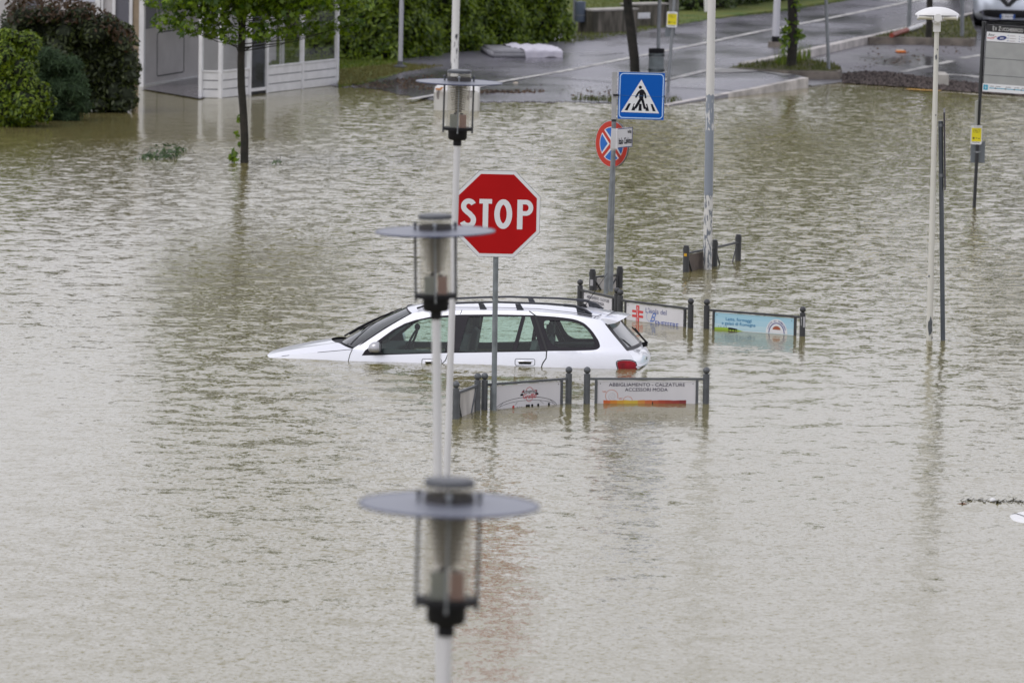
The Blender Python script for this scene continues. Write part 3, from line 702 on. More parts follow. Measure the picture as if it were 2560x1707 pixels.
# weeds afloat or half drowned
def weeds(label, pts, n, sz, seed, m=LEAFD, spread=(.1, .1, .05), cat='water plant'):
    b = at(*pts[0]); t = thing('drowned_plant', label, cat, b); C = []
    r = np.random.default_rng(seed)
    for px, py in pts:
        C.append(np.array(at(px, py, .04)) + r.normal(0, 1, (n, 3)) * np.array(spread))
    C = np.vstack(C); C[:, 2] = np.abs(C[:, 2]); 
    leaf_mesh('leaves', C, np.tile([0, -.3, .8], (len(C), 1)), sz, m, t, 'oval', seed)
    sm = MB(); 
    for px, py in pts: p = at(px, py, 0); sm.cyl(p - Vector((0, 0, .1)), p + Vector((.03, 0, .12)), .004, .003, 5)
    sm.build('stems', BARK, t, world=True)
WEED = leafmat('drowned leaves', (.03, .06, .02), (.08, .14, .05))
weeds('green weed tips poking out of the water left of the tree trunk', [(372, 393), (390, 388), (405, 382), (418, 392), (436, 386), (444, 376)], 26, .045, 51, WEED, (.09, .1, .07))
weeds('small green weed tip in the water right of the tree trunk', [(688, 407), (697, 405)], 9, .035, 52, WEED, (.06, .08, .02))

# ------------------------------------------------------------------ white kiosk with glazed porch
def kiosk():
    t = thing('kiosk', 'white kiosk with a glazed porch and pale grey cladding at the water edge', 'kiosk', at(505, 246))
    PAN = mat('pale grey cladding', (.50, .48, .49), .6, 0, .10, 2); WH = mat('white window frame', (.70, .70, .72), .45, 0, .08, 5)
    PD = mat('slate grey panel', (.12, .12, .145), .5); BG = mat('beige render', (.30, .235, .165), .8, 0, .1, 4); DK = mat('dark opening', (.012, .013, .016), .3)
    up = Vector((0, 0, 1))
    # cladding wall, its front plane through two points on the ground
    a, b2 = at(359, 217), at(498.5, 194); d = b2 - a; u = d.normalized(); Lw = d.length
    a2 = at(100, 245); 
    M = frame(a, d, up); TOP = 3.0
    def rect(x0, x1, z0, z1): return [(x0, z0), (x1, z0), (x1, z1), (x0, z1)]
    def lx(px): # distance along the wall for a photo column
        lo, hi = -1.5, 12.
        for _ in range(40):
            mid = (lo + hi) / 2; P = a + u * mid; q = P - CP; x = 1280 + FPX * q.dot(crt) / q.dot(fw)
            if x < px: lo = mid
            else: hi = mid
        return lo
    def lz(px, py):
        P = a + u * lx(px); lo, hi = -2., 5.
        for _ in range(40):
            mid = (lo + hi) / 2; q = P + up * mid - CP; y = 853.5 - FPX * q.dot(cup) / q.dot(fw)
            if y > py: lo = mid
            else: hi = mid
        return lo
    mb = MB(); mb.poly(rect(-.02, 7.5, -.4, TOP), M, 0, .2); mb.build('wall', PAN, t, world=True)
    mb = MB(); mb.poly(rect(0, lx(500), lz(430, 206) - .03, lz(430, 206) + .05), M, .03, .03); mb.poly(rect(-.09, 0, -.3, TOP), M, .03, .1); mb.build('trim', WH, t, world=True)
    x0, x1, z0, z1 = lx(392), lx(459), lz(392, 191), lz(392, 82); r_ = .06
    oval = arc(x1 - r_, z1 - r_, r_, r_, 0, 90, 5) + arc(x0 + r_, z1 - r_, r_, r_, 90, 180, 5) + arc(x0 + r_, z0 + r_, r_, r_, 180, 270, 5) + arc(x1 - r_, z0 + r_, r_, r_, 270, 360, 5)
    mb = MB(); mb.stroke(oval[:-1], .025, M, .006, True); mb.build('hatch_seal', mat('rubber seal', (.03, .03, .035), .6), t, world=True)
    mb = MB(); mb.poly(rect(0.0, lx(390), lz(372, 72), TOP), M, .004, .02); mb.build('grey_panel', PD, t, world=True)
    mb = MB(); mb.poly(rect(lx(392), lx(480), lz(400, 31), TOP), M, .004, .02); mb.build('window', DK, t, world=True)
    # return wall to the left: beige column, white mullions, slate panels
    c = a + Vector((-.02, -.02, 0)); M2 = frame(c + Vector((-7.2, .6, 0)), Vector((7.2, -.6, 0)), up); Lr = Vector((7.2, -.6, 0)).length
    s2 = scl(c)
    def rx(px): return Lr - (359 - px) / s2
    mb = MB(); mb.poly(rect(0, Lr, -.4, TOP), M2, -.06, .2); mb.build('wall', PAN, t, world=True)
    mb = MB(); mb.poly(rect(rx(333), rx(357.5), .0, TOP), M2, -.02, .04); mb.build('beige_column', BG, t, world=True)
    for q0, q1 in ((324, 332), (281, 289), (238, 251), (253, 258), (357.5, 361)): MB().poly(rect(rx(q0), rx(q1), -.3, TOP), M2, .01, .05).build('mullion', WH, t, world=True)
    for q0, q1 in ((290, 323.5), (40, 100)): MB().poly(rect(rx(q0), rx(q1), .1, TOP), M2, -.03, .03).build('grey_panel', PD, t, world=True)
    mb = MB(); mb.poly(rect(rx(120), rx(237), 1.62, TOP), M2, -.03, .03); mb.build('window', mat('pale blind', (.50, .51, .60), .4), t, world=True)
    # flat roof
    mb = MB(); k = c + Vector((-7.2, .6, 0)); e = a + u * 7.5
    mb.add([k + Vector((-.1, -.2, TOP)), c + Vector((.1, -.25, TOP)), e + Vector((.3, 0, TOP)), e + Vector((-6, 3, TOP)), k + Vector((-.1, 6, TOP))], [(0, 1, 2, 3, 4)])
    mb.add([v + Vector((0, 0, .2)) for v in mb.v], [(4, 3, 2, 1, 0)]); mb.f += [[i, (i + 1) % 5, 5 + (i + 1) % 5, 5 + i] for i in range(5)]
    mb.build('roof', WH, t, world=True)
    # wet concrete floor in front of the cladding
    mb = MB(); mb.add([at(352, 222, .02), at(500, 247, .02), at(640, 200, .02), at(498, 190, .02)], [(0, 1, 2, 3)]); 
    o = mb.build('floor_slab', wet('wet concrete', (.15, .14, .15), .3, .8, 30), t, world=True)
    # porch: end wall A-B, long wall B-C
    Ap, Bp, Cp = at(502, 245), at(551, 246), at(841, 213)
    PT = 2.3; posts = MB(); s = scl(Bp)
    def wall(P, Q, nb, h=.50, gap=True, nm='boards'):
        Mw = frame(P, Q - P, up); L = (Q - P).length; bh = h / nb; mbb = MB()
        for i in range(nb):
            mbb.poly(rect(0.03, L - .03, i * bh + .008, (i + 1) * bh - .012), Mw, .012 - .0 * i, .03)
        mbb.poly(rect(0.03, L - .03, -.4, h - .005), Mw, -.02, .02)
        mbb.build(nm, WH, t, world=True)
        sl_ = MB(); 
        for i in range(1, nb): sl_.poly(rect(.03, L - .03, i * bh - .013, i * bh + .009), Mw, -.008, .004)
        sl_.build('board_gap', mat('gap shade grey', (.16, .16, .18), .7), t, world=True)
        sill = MB(); sill.poly(rect(0, L, h - .006, h + .022), Mw, .03, .07); sill.build('sill', WH, t, world=True)
        return Mw, L
    up_ = (Cp - Bp).normalized()
    def px_on(P, dirv, px):
        lo, hi = 0., 12.
        for _ in range(40):
            mid = (lo + hi) / 2; q = P + dirv * mid - CP
            if 1280 + FPX * q.dot(crt) / q.dot(fw) < px: lo = mid
            else: hi = mid
        return lo
    dv = up_
    D0, D1 = Bp + dv * px_on(Bp, dv, 622), Bp + dv * px_on(Bp, dv, 665)
    wall(Ap, Bp, 3); wall(Bp, D0, 3); wall(D1, Cp, 3)
    DIR = Vector((0, 0, 1))
    mulls = [Ap, Bp, D0, D1, Bp + dv * px_on(Bp, dv, 754), Cp]
    side = Vector((dv.y, -dv.x, 0)); backv = -side if side.y < 0 else side
    backv = Vector((-dv.y, dv.x, 0)); backv = backv if backv.x < 0 else -backv
    for P in mulls:
        mb = MB(); Mx = Matrix((dv, Vector((-dv.y, dv.x, 0)), up)).transposed(); mb.box(P + up * (PT / 2 - .1), (.07, .07, PT + .3), Mx); mb.build('post', WH, t, world=True)
    mb = MB()
    C2 = Cp + Vector((-1.1, 1.0, 0)); mb.box(C2 + up * (PT / 2), (.055, .05, PT)); mb.build('post', WH, t, world=True)
    mb = MB(); C3 = C2 + Vector((-.04, -.3, 0)); mb.box(C3 + up * (PT / 2), (.03, .03, PT)); mb.build('post', WH, t, world=True)
    GL = glassmat('porch glass', (.88, .90, .88))
    for P, Q in ((Ap, Bp), (Bp, D0), (D1, mulls[4]), (mulls[4], Cp)):
        mb = MB(); Mw = frame(P, Q - P, up); mb.poly(rect(.03, (Q - P).length - .03, .52, PT), Mw, -.01, 0); mb.build('glazing', GL, t, world=True)
    mb = MB(); Mw = frame(D0, D1 - D0, up); mb.poly(rect(.05, (D1 - D0).length - .05, .09, PT - .1), Mw, .0, .02); dr = mb.build('door', glassmat('frosted door glass', (.32, .34, .36), rough=.2), t, world=True)
    mb = MB(); mb.poly(rect(.0, (D1 - D0).length, .06, .12), Mw, .02, .04); mb.build('door_rail', WH, dr, world=True)
    mb = MB(); mb.poly(rect(-.02, (D1 - D0).length + .05, -.05, .055), Mw, .015, .03); mb.build('threshold', BLACKM, t, world=True)
    # porch roof
    mb = MB(); E1, E2 = Ap + Vector((-1.0, 2.5, 0)), Cp + Vector((-2.2, 3.0, 0))
    vs = [p + up * PT for p in (Ap + Vector((-.1, -.1, 0)), Bp + Vector((.1, -.1, 0)), Cp + Vector((.12, 0, 0)), E2, E1)]
    mb.add(vs + [v + up * .15 for v in vs], [(0, 1, 2, 3, 4), (9, 8, 7, 6, 5)] + [(i, (i + 1) % 5, 5 + (i + 1) % 5, 5 + i) for i in range(5)]); mb.build('porch_roof', WH, t, world=True)
kiosk()
# long dark building behind the lawn
A = at(600, 100, .08); B = at(962, 92, .08)
t = thing('building', 'dark brown rendered wall behind the lawn and the kiosk', 'building', A)
mb = MB(); d = B - A; M = frame(A, d, (0, 0, 1)); mb.poly([(-8, -.2), (d.length + 1.6, -.2), (d.length + 1.6, 3.2), (-8, 3.2)], M, 0, 4); mb.build('wall', mat('brown render', (.07, .058, .052), .8, 0, .15, 2), t, world=True)
mb = MB(); mb.poly([(-8.2, 3.2), (d.length + 1.8, 3.2), (d.length + 1.8, 3.4), (-8.2, 3.4)], M, .2, 4.4); mb.build('roof', DGREY, t, world=True)

# ------------------------------------------------------------------ lamps with glass lanterns in a row
LZ = 4.33
def lantern_post(label, dpx, dpy, bx, by, first=None):
    c = at(dpx, dpy, LZ); bb = atY(bx, by, c.y); d = c - bb; tilt = math.atan2(d.x, d.z)
    Lg = LZ / math.cos(tilt); base = c - Vector((math.sin(tilt), 0, math.cos(tilt))) * Lg
    if first:
        o = first.copy(); link(o); o.location = base; o.rotation_euler = (0, tilt, 0); o['label'] = label
        def cp(src, par):
            for ch in src.children:
                k = ch.copy(); link(k); k.parent = par; cp(ch, k)
        cp(first, o); return o
    t = thing('street_lamp', label, 'street lamp', base, (0, tilt, 0), 'row of glass lantern street lamps')
    z = LZ
    MB().cyl((0, 0, -1.2), (0, 0, z - .52), .031, .028, 20).build('post', flaking('white lamp post paint', (.66, .66, .68), None, [(-2, 9, (.3, .31, .33), .74)], None, 2), t, smooth=True)
    MB().cyl((0, 0, z - .56), (0, 0, z - .495), .036, .036, 20).build('neck', BLACKM, t, smooth=True)
    MB().lathe([(.001, z - .515), (.07, z - .51), (.082, z - .495), (.083, z - .425), (.083, z - .42)], 32).build('collar', BLACKM, t, smooth=True)
    mb = MB().lathe([(.001, z - .425), (.132, z - .425), (.132, z - .402), (.001, z - .402)], 32)
    mb.build('base_plate', BLACKM, t, smooth=True)
    for k in range(3):
        a = R(90 + 180 + 120 * k - 30) if False else R((-8, 172, 270)[k]); x, y = .128 * math.cos(a), .128 * math.sin(a)
        q_ = .0085 if k < 2 else .006; mb = MB().cyl((x, y, z - .45), (x, y, z + .035), q_, q_, 8).ball((x, y, z + .04), .014, 10); rod = mb.build('rod', GREY if k == 2 else DGREY, t, smooth=True)
    MB().lathe([(.100, z - .402), (.100, z - .01)], 40).build('glass_cylinder', glassmat('lantern glass', (.93, .92, .89), milk=.2), t, smooth=True)
    MB().lathe([(.102, z + .012), (.102, z + .078)], 40).build('glass_ring', glassmat('lantern glass', (.93, .92, .89), milk=.2), t, smooth=True)
    MB().lathe([(.001, z + .072), (.104, z + .072), (.106, z + .078), (.106, z + .092), (.100, z + .099), (.001, z + .102)], 32).build('cap', DGREY, t, smooth=True)
    MB().lathe([(.099, z - .012), (.105, z - .012), (.105, z + .034), (.099, z + .034)], 32).build('band', mat('bronze band', (.035, .032, .032), .5), t, smooth=True)
    dk = MB().lathe([(.104, z + .003), (.20, z + .001), (.30, z - .002), (.373, z - .006), (.374, z - .011), (.37, z - .013), (.104, z - .009)], 64)
    disc = dk.build('disc_shade', mat('pale blue-grey enamel', (.16, .17, .205), .4), t, smooth=True, auto=60)
    MB().lathe([(.371, z - .0045), (.3775, z - .003), (.3785, z - .012), (.371, z - .0135)], 64).build('rim', mat('navy rim', (.03, .04, .09), .4), disc, smooth=True)
    mb = MB()
    for k in range(11):
        zz = z - .03 - k * .021; rr = .088 - .0028 * k; mb.lathe([(.03, zz), (rr, zz - .006), (rr, zz - .010), (.03, zz - .004)], 24)
    mb.build('louvre', mat('louvre rings', (.42, .39, .33), .5, .2), t, smooth=True)
    MB().cyl((0, 0, z - .27), (0, 0, z), .03, .03, 12).build('lamp_holder', mat('holder bronze', (.10, .085, .07), .5), t)
    MB().ball((0, 0, z - .05), .02, 10).ball((-.045, -.06, z - .045), .014, 8).ball((.05, -.05, z - .045), .014, 8).build('bulb', mat('frosted bulb', (.7, .7, .7), .3), t, smooth=True)
    MB().box((-.036, -.01, z - .345), (.068, .07, .112)).build('ballast', mat('grey-green gear', (.19, .215, .195), .5), t)
    MB().box((.042, -.01, z - .345), (.060, .07, .112)).build('ballast', mat('terracotta gear', (.27, .15, .12), .5), t)
    MB().cyl((-.02, 0, z - .289), (-.02, 0, z - .27), .018, .014, 10).cyl((.03, 0, z - .289), (.03, 0, z - .278), .016, .012, 10).build('knob', BLACKM, t)
    return t
L1 = lantern_post('largest, most blurred glass lantern street lamp, at the bottom of the photo', 1123, 1256, 1111, 1707)
lantern_post('middle one of the three glass lantern street lamps, overlapping the stop sign', 1088, 575, 1094, 1187, L1)
lantern_post('smallest and farthest glass lantern street lamp, in front of the white block', 1148, 203.5, 1117, 1187, L1)

# ------------------------------------------------------------------ tall poles
def pole(name, label, cat, bx, by, tx, ty, rb, rt, m, z0=0.0, extra=0.0, sink=1.2, group=None, dry=False):
    b, a, L = lean(bx, by, tx, ty, z0)
    t = thing(name, label, cat, b, (0, a, 0), group)
    MB().cyl((0, 0, -sink), (0, 0, L + extra), rb, rt if extra <= 0 else rt - (rb - rt) * .3 * extra / max(L, 1), 20).build('post', m, t, smooth=True)
    return t, L
PL = flaking('white pole with bare grey band', (.68, .675, .66), None, [(-1, 1.05, (.17, .19, .22), .53), (1.05, 1.6, (.2, .2, .2), .70), (1.9, 2.35, (.62, .62, .62), .56)], [(1.0, 2.36, (.24, .27, .32))], 8)
s4 = scl(at(1768, 673))
t, L = pole('street_lamp', 'tall white street lamp pole with a bare grey band, beside the two dark guard rails', 'street lamp', 1768.3, 673, 1779, 0, .0625, .052, PL, extra=4.6)
MB().cyl((0, 0, L + 4.6), (-.9, 0, L + 5.0), .035, .03, 12).box((-1.1, 0, L + 5.03), (.6, .22, .1)).build('lamp_head', GREY, t)
PL2 = flaking('white pole with scratched lower part', (.70, .70, .70), None, [(.0, 1.35, (.06, .06, .07), .60)], None, 5)
bx = at(1136, 262)
t, L = pole('street_lamp', 'tall white pole with black scratches rising from the white block', 'street lamp', 1133.5, 262, 1140.5, 0, .074, .070, PL2, extra=5)
MB().cyl((0, 0, L + 5), (-.9, 0, L + 5.4), .035, .03, 12).box((-1.1, 0, L + 5.43), (.6, .22, .1)).build('lamp_head', GREY, t)
# the white block
bl_ = at(1141, 277); t = thing('plinth_block', 'white painted block with a chipped corner, standing in the water behind the farthest lantern', 'plinth', bl_)
bm = bmesh.new(); bmesh.ops.create_cube(bm, size=1); bmesh.ops.scale(bm, vec=(.84, 1.6, .65), verts=bm.verts); bmesh.ops.translate(bm, vec=(0, .8, .045), verts=bm.verts)
bmesh.ops.bevel(bm, geom=bm.edges[:], offset=.03, segments=2, affect='EDGES'); me = bpy.data.meshes.new('block'); bm.to_mesh(me); bm.free()
me.materials.append(flaking('chipped white block paint', (.66, .65, .63), None, [(.22, .5, (.22, .2, .2), .62)], None, 1.6)); o = link(bpy.data.objects.new('block', me)); o.parent = t
t = thing('orange_scrap', 'small orange scrap lying on the edge of the white block', 'litter', at(1097, 226, .38)); MB().box((0, 0, .02), (.12, .1, .03)).box((.06, 0, .045), (.06, .08, .02)).build('scrap', mat('orange plastic', (.45, .17, .01), .5), t)

PLG = flaking('pale grey pole paint', (.50, .50, .54), None, [(-1, 9, (.2, .2, .22), .66)], None, 4)
t, L = pole('lamp_post', 'slim pale lamp post with a round foot at the lawn edge before the hedge', 'lamp post', 1000.5, 168, 1004.3, 0, .046, .044, PLG, .08, extra=2.5, sink=0)
MB().lathe([(.001, -.02), (.14, -.02), (.14, .02), (.06, .05), (.05, .12), (.001, .12)], 20).build('foot', DGREY, t, smooth=True); MB().lathe([(.05, L + 2.5), (.2, L + 2.52), (.16, L + 2.62), (.001, L + 2.68)], 20).build('lamp_head', WHITEP, t)
t, L = pole('lamp_post', 'white lamp post on a dark square footing beside the leafy trunk', 'lamp post', 1938.5, 113, 1943, 0, .080, .070, flaking('white post above dark foot', (.60, .60, .64), None, [(-1, 9, (.2, .2, .22), .69)], None, 3), .2, extra=4, sink=0)
MB().box((0, 0, -.02), (.31, .3, .18)).build('footing', KMD, t); MB().cyl((0, 0, .07), (0, 0, .19), .085, .084, 16).build('foot_band', BLACKM, t); MB().box((-.4, 0, L + 4), (1.0, .22, .1)).build('lamp_head', GREY, t)
for lab, bx, by, tx, z, r, sk, nm in (('slim grey pole at the right tip of the grass wedge', 2072, 174, 2065, .16, .036, 0, 'pole'), ('thick grey pole beside the red and white fallen bar', 2271.5, 78, 2274.5, .17, .050, 0, 'pole'),
                              ('grey pole in the grass below the parked white hatchback', 2405, 92, 2405.5, .17, .046, 0, 'pole'), ('white post top edge left of the tall banded lamp pole', 1769, 30, 1768, .15, .08, 0, 'pole')):
    t, L = pole(nm, lab, 'pole', bx, by, tx, 0, r, r, WHITEP if 'white post' in lab else GREY, z, extra=1.4, sink=.05)
    MB().cyl((0, 0, L + 1.4), (0, 0, L + 1.43), r * 1.15, r * .7, 16).build('cap', DGREY, t)

# bar fallen beside the pole
a, b = at(2229, 89, .24), at(2268, 76, .24); t = thing('barrier_bar', 'red bar lying along the kerb at the foot of the thick grey pole', 'barrier bar', a)
MB().cyl(a, b, .055, .055, 12).build('bar', mat('red bar', (.25, .04, .02), .5), t, world=True); c = b + (b - a) * .9; MB().cyl(b, c, .053, .053, 12).build('bar_end', WHITEP, t, world=True)

# oblong lamp on the right
b, a, L = lean(2323.2, 852, 2342, 75)
t = thing('street_lamp', 'white street lamp with an oblong domed head on the right', 'street lamp', b, (0, a, 0))
MB().cyl((0, 0, -1.2), (0, 0, L), .041, .0285, 24).build('post', flaking('cream post paint', (.66, .65, .60), None, [(-1, 9, (.25, .25, .25), .78)], None, 2), t, smooth=True)
k = 1 / scl(b)
MB().box((0, 0, L + .03), (18 * k, 18 * k, 22 * k)).box((0, -.06, L + .11), (15 * k, 22 * k, 12 * k)).cyl((0, -.15, L + .150), (0, .05, L + .150), .048, .048, 20).build('bracket', WHITEP, t)
pr = MB(); n1, n2 = 28, 8
hw, hd, hh = .267, .13, .085; zb = L + .178
for i in range(n2 + 1):
    e = 1 - (i / n2) ** 1.5 * .999
    for j in range(n1): th = 2 * math.pi * j / n1; pr.v.append(Vector((hw * math.cos(th) * e, hd * math.sin(th) * e, zb + .012 * (i > 0) + hh * (1 - e ** 2.3))))
for i in range(n2):
    for j in range(n1): pr.f.append([i * n1 + j, i * n1 + (j + 1) % n1, (i + 1) * n1 + (j + 1) % n1, (i + 1) * n1 + j])
hood = pr.build('hood', WHITEP, t, smooth=True)
MB().box((0, 0, zb - .008), (hw * 1.96, hd * 1.5, .012)).build('hood_base', mat('hood underside grey', (.45, .45, .48), .5), t)
for sx in (-1, 1):
    tb = MB().cyl((sx * .07, -.08, zb - .030), (sx * .225, -.08, zb - .030), .024, .024, 12).build('tube', mat('cream diffuser', (.60, .58, .50), .4), t, smooth=True)
    MB().cyl((sx * .226, -.08, zb - .030), (sx * .245, -.08, zb - .030), .031, .031, 12).cyl((sx * .055, -.08, zb - .030), (sx * .071, -.08, zb - .030), .031, .031, 12).build('tube_holder', WHITEP, tb, smooth=True)
DARKP = mat('bare primer', (.10, .11, .12), .6, 0, .3, 20)
def patch(px, py, w_, h_, r, seed, b=b, a=a):     # bare patch on the post, a curved shell in front of the paint
    rg = random.Random(seed); P = atY(px, py, b.y); zc = (P - b).length; 
    ax = Vector((math.sin(a), 0, math.cos(a))); off = (P - b - ax * (P - b).dot(ax)).x
    pts = [(off + w_ * math.cos(th) * rg.uniform(.6, 1.1), zc + h_ * math.sin(th) * rg.uniform(.7, 1.1)) for th in [i * .524 for i in range(12)]]
    mb = MB(); vs = [Vector((max(-r, min(r, x)), -math.sqrt(max(0, r * r - min(x * x, r * r))) - .002, z)) for x, z in pts] + [Vector((off, -math.sqrt(max(0, r * r - off * off)) - .003, zc))]
    mb.add(vs, [(i, (i + 1) % 12, 12) for i in range(12)]); mb.build('bare_patch', DARKP, t)
patch(2325, 815, .030, .125, .042, 1); patch(2322, 690, .012, .016, .040, 2); patch(2340, 143, .014, .035, .031, 3); patch(2343, 124, .008, .010, .031, 4); patch(2339, 288, .009, .010, .033, 5); patch(2330, 846, .006, .02, .042, 6)

# dark post with a sign panel edge-on
b, a, L = lean(2357.3, 851, 2351.5, 303)
t = thing('sign_post', 'dark grey post with a sign panel seen edge-on, right of the white oblong lamp', 'sign post', b, (0, a, 0))
MB().cyl((0, 0, -1.2), (0, 0, L), .0285, .0285, 20).build('post', mat('blue-grey post', (.085, .098, .115), .45, .2, .12, 6), t, smooth=True)
k = 1 / scl(b); zt, zb_ = (851 - 280) * k, (851 - 473) * k
MB().box((.044 + .30 * .077, .30, (zt + zb_) / 2), (.018, .72, zt - zb_), Matrix.Rotation(-.077, 3, 'Z')).build('sign_panel', mat('dark panel back', (.035, .03, .04), .5), t)
for z in (L - .05, (851 - 437) * k): MB().cyl((0, 0, z - .018), (0, 0, z + .018), .034, .034, 16).box((.03, 0, z), (.03, .04, .03)).build('clamp', GREY, t)

# ------------------------------------------------------------------ stop sign
b, a, L = lean(1234.5, 1025, 1241, 534)
t = thing('stop_sign', 'red octagonal stop sign on a slim grey pole in front of the car', 'stop sign', b, (0, a, 0))
MB().cyl((0, 0, -1.2), (0, 0, L + .3), .029, .029, 20).build('post', mat('galvanised pole', (.21, .235, .25), .45, .3, .25, 9), t, smooth=True)
S = 215.5 / scl(b)
M = frame((0.004, -.045, L), (1, 0, -.008), (0, 0, 1)); 
octo = lambda q: [(q / 2 / math.cos(R(22.5)) * math.cos(R(22.5 + 45 * i)), q / 2 / math.cos(R(22.5)) * math.sin(R(22.5 + 45 * i))) for i in range(8)]
MB().poly(octo(S), M, 0, .015).build('backing', mat('sign edge grey', (.10, .11, .13), .5), t)
MB().poly(octo(S * .992), M, .002).build('border', WHITE, t)
MB().poly(octo(S * .918), M, .004).build('face', REDP, t)
mb = MB(); u = S
def SP(cx): return cx * u
h0, h1 = -.172 * u, .170 * u; wd = .063 * u
mb.stroke([(SP(.236) + wd / 2, h0), (SP(.236) + wd / 2, h1)], wd, M, .006)
mb.stroke([(SP(.26), .144 * u)] + arc(SP(.335), .078 * u, SP(.058), .066 * u, 90, -90, 12) + [(SP(.26), .012 * u)], wd * .84, M, .0062)
mb.stroke(arc(SP(.075), 0, SP(.0715), .140 * u, 0, 360, 36)[:-1], wd, M, .006, True)
mb.stroke([(SP(-.203), h1 - wd * .42), (SP(-.057), h1 - wd * .42)], wd * .84, M, .006); mb.stroke([(SP(-.13), h0), (SP(-.13), h1 - .01)], wd, M, .0062)
cs = SP(-.326)
sp = arc(cs, .082 * u, SP(.060), .060 * u, 25, 90, 6) + arc(cs, .082 * u, SP(.058), .060 * u, 90, 215, 10) + [(cs - .02 * u, .020 * u), (cs + .015 * u, -.006 * u)] + arc(cs - .002 * u, -.078 * u, SP(.060), .064 * u, 35, -90, 12) + arc(cs - .002 * u, -.078 * u, SP(.072), .064 * u, -90, -160, 7)
mb.stroke(sp, wd * .95, M, .006)
mb.build('lettering', WHITE, t)
MB().box((0, -.01, L + .2), (.09, .05, .03)).box((0, -.01, L - .2), (.09, .05, .03)).build('clamp', GREY, t)

# ------------------------------------------------------------------ crossing sign pole (behind) and no-stopping pole (front)
bB, aB, LB = lean(1527, 729, 1537, 180)
t = thing('crossing_sign', 'blue square pedestrian crossing sign above a round no stopping sign', 'road sign', bB, (0, aB, 0))
GP = mat('weathered pole', (.22, .24, .26), .45, .3, .25, 8)
k = 1 / scl(bB)
MB().cyl((0, 0, -1.2), (0, 0, LB), .030, .030, 20).build('post', GP, t, smooth=True)
MB().box((-.002, -.012, LB - 59 * k), (.062, .05, 118 * k)).box((-.02, -.035, LB - 59 * k), (.01, .012, 118 * k)).box((.012, -.035, LB - 59 * k), (.008, .012, 118 * k)).build('channel', mat('pale aluminium', (.42, .42, .43), .4, .2, .1, 6), t)
MB().cyl((0, 0, LB - 124 * k), (0, 0, LB - 117 * k), .033, .033, 16).build('band', BLACK, t)
inv = MW[t].inverted(); 
tl, tr, br_, bl2 = [inv @ atY(x, y, bB.y - .05) for x, y in ((1544.7, 179.7), (1660.9, 182.9), (1659.3, 301.5), (1543.5, 298))]
W_ = (tr - tl).length; Hh = (tl - bl2).length; M = frame(bl2, tr - tl, tl - bl2)
def rrect(x0, y0, x1, y1, r, n=6): return arc(x1 - r, y1 - r, r, r, 0, 90, n) + arc(x0 + r, y1 - r, r, r, 90, 180, n) + arc(x0 + r, y0 + r, r, r, 180, 270, n) + arc(x1 - r, y0 + r, r, r, 270, 360, n)
MB().poly([(0, 0), (W_, 0), (W_, Hh), (0, Hh)], M, 0, .022).build('sign_box', mat('sign box edge', (.30, .33, .40), .5), t)
MB().poly([(.004, .004), (W_ - .004, .004), (W_ - .004, Hh - .004), (.004, Hh - .004)], M, .0015).build('face', BLUEP, t)
LB_ = mat('pale blue border', (.42, .60, .85), .4)
q = [p for i, p in enumerate(rrect(.02, .02, W_ - .02, Hh - .02, .045)) if i % 7 != 6 or True]
MB().stroke(rrect(.021, .021, W_ - .021, Hh - .021, .045)[:-1], .013, M, .003, True).build('border', LB_, t)
def c3(x, y): return ((x - 338) / 607 * W_, Hh - (y - 103 - (x - 338) * .02) / 622 * Hh)
MB().poly([c3(381, 632), c3(880, 648), c3(637, 205)], M, .003).build('triangle', WHITE, t)
mb = MB()
for pts in ([(428, 608), (467, 610), (508, 518), (478, 517)], [(517, 610), (560, 612), (570, 580), (556, 575), (562, 522), (545, 520)], [(608, 614), (652, 616), (647, 523), (616, 522)], [(702, 615), (748, 618), (722, 525), (704, 524)], [(796, 619), (836, 621), (792, 527), (765, 524)]):
    mb.poly([c3(*p) for p in pts], M, .0045)
mb.stroke([c3(560, 590), c3(630, 455)], .052, M, .0048) if False else None
mb.build('zebra_bars', INK, t)
wm = MB()
sx_ = W_ / 607
for pts, wdt in (([(625, 440), (568, 570)], 54), ([(652, 440), (690, 574)], 54)): wm.stroke([c3(*p) for p in pts], wdt * sx_, M, .0052)
wm.build('figure_outline', WHITE, t)
fg = MB(); 
hx, hy = c3(625, 306); fg.poly([(hx + 21 * sx_ * math.cos(i * .449), hy + 21 * sx_ * math.sin(i * .449)) for i in range(14)], M, .0064)
fg.poly([c3(*p) for p in [(622, 340), (645, 332), (668, 340), (675, 370), (668, 450), (664, 470), (628, 470), (612, 440), (616, 380)]], M, .0060)
for pts, wdt in (([(628, 350), (600, 380), (572, 432)], 24), ([(658, 345), (690, 395), (697, 440)], 24), ([(638, 452), (570, 572)], 34), ([(652, 452), (690, 578)], 32)):
    P = [c3(*p) for p in pts]; fg.stroke(P, wdt * sx_, M, .0064)
    e = P[-1]; r_ = wdt / 2 * sx_; fg.poly([(e[0] + r_ * math.cos(i * .785), e[1] + r_ * math.sin(i * .785)) for i in range(8)], M, .0067)
fg.build('walking_figure', INK, t)
MB().stroke([c3(340, 411), c3(940, 427)], .004, M, .0075).build('joint_line', mat('joint blue', (.03, .12, .30), .5), t)
MB().box(tl + Vector((-.02, .0, -(411 - 103) / 622 * Hh)), (.07, .05, .022)).box(tr + Vector((.004, .02, -(425 - 118) / 622 * Hh)), (.02, .05, .015)).build('clamp', BLACKM, t)
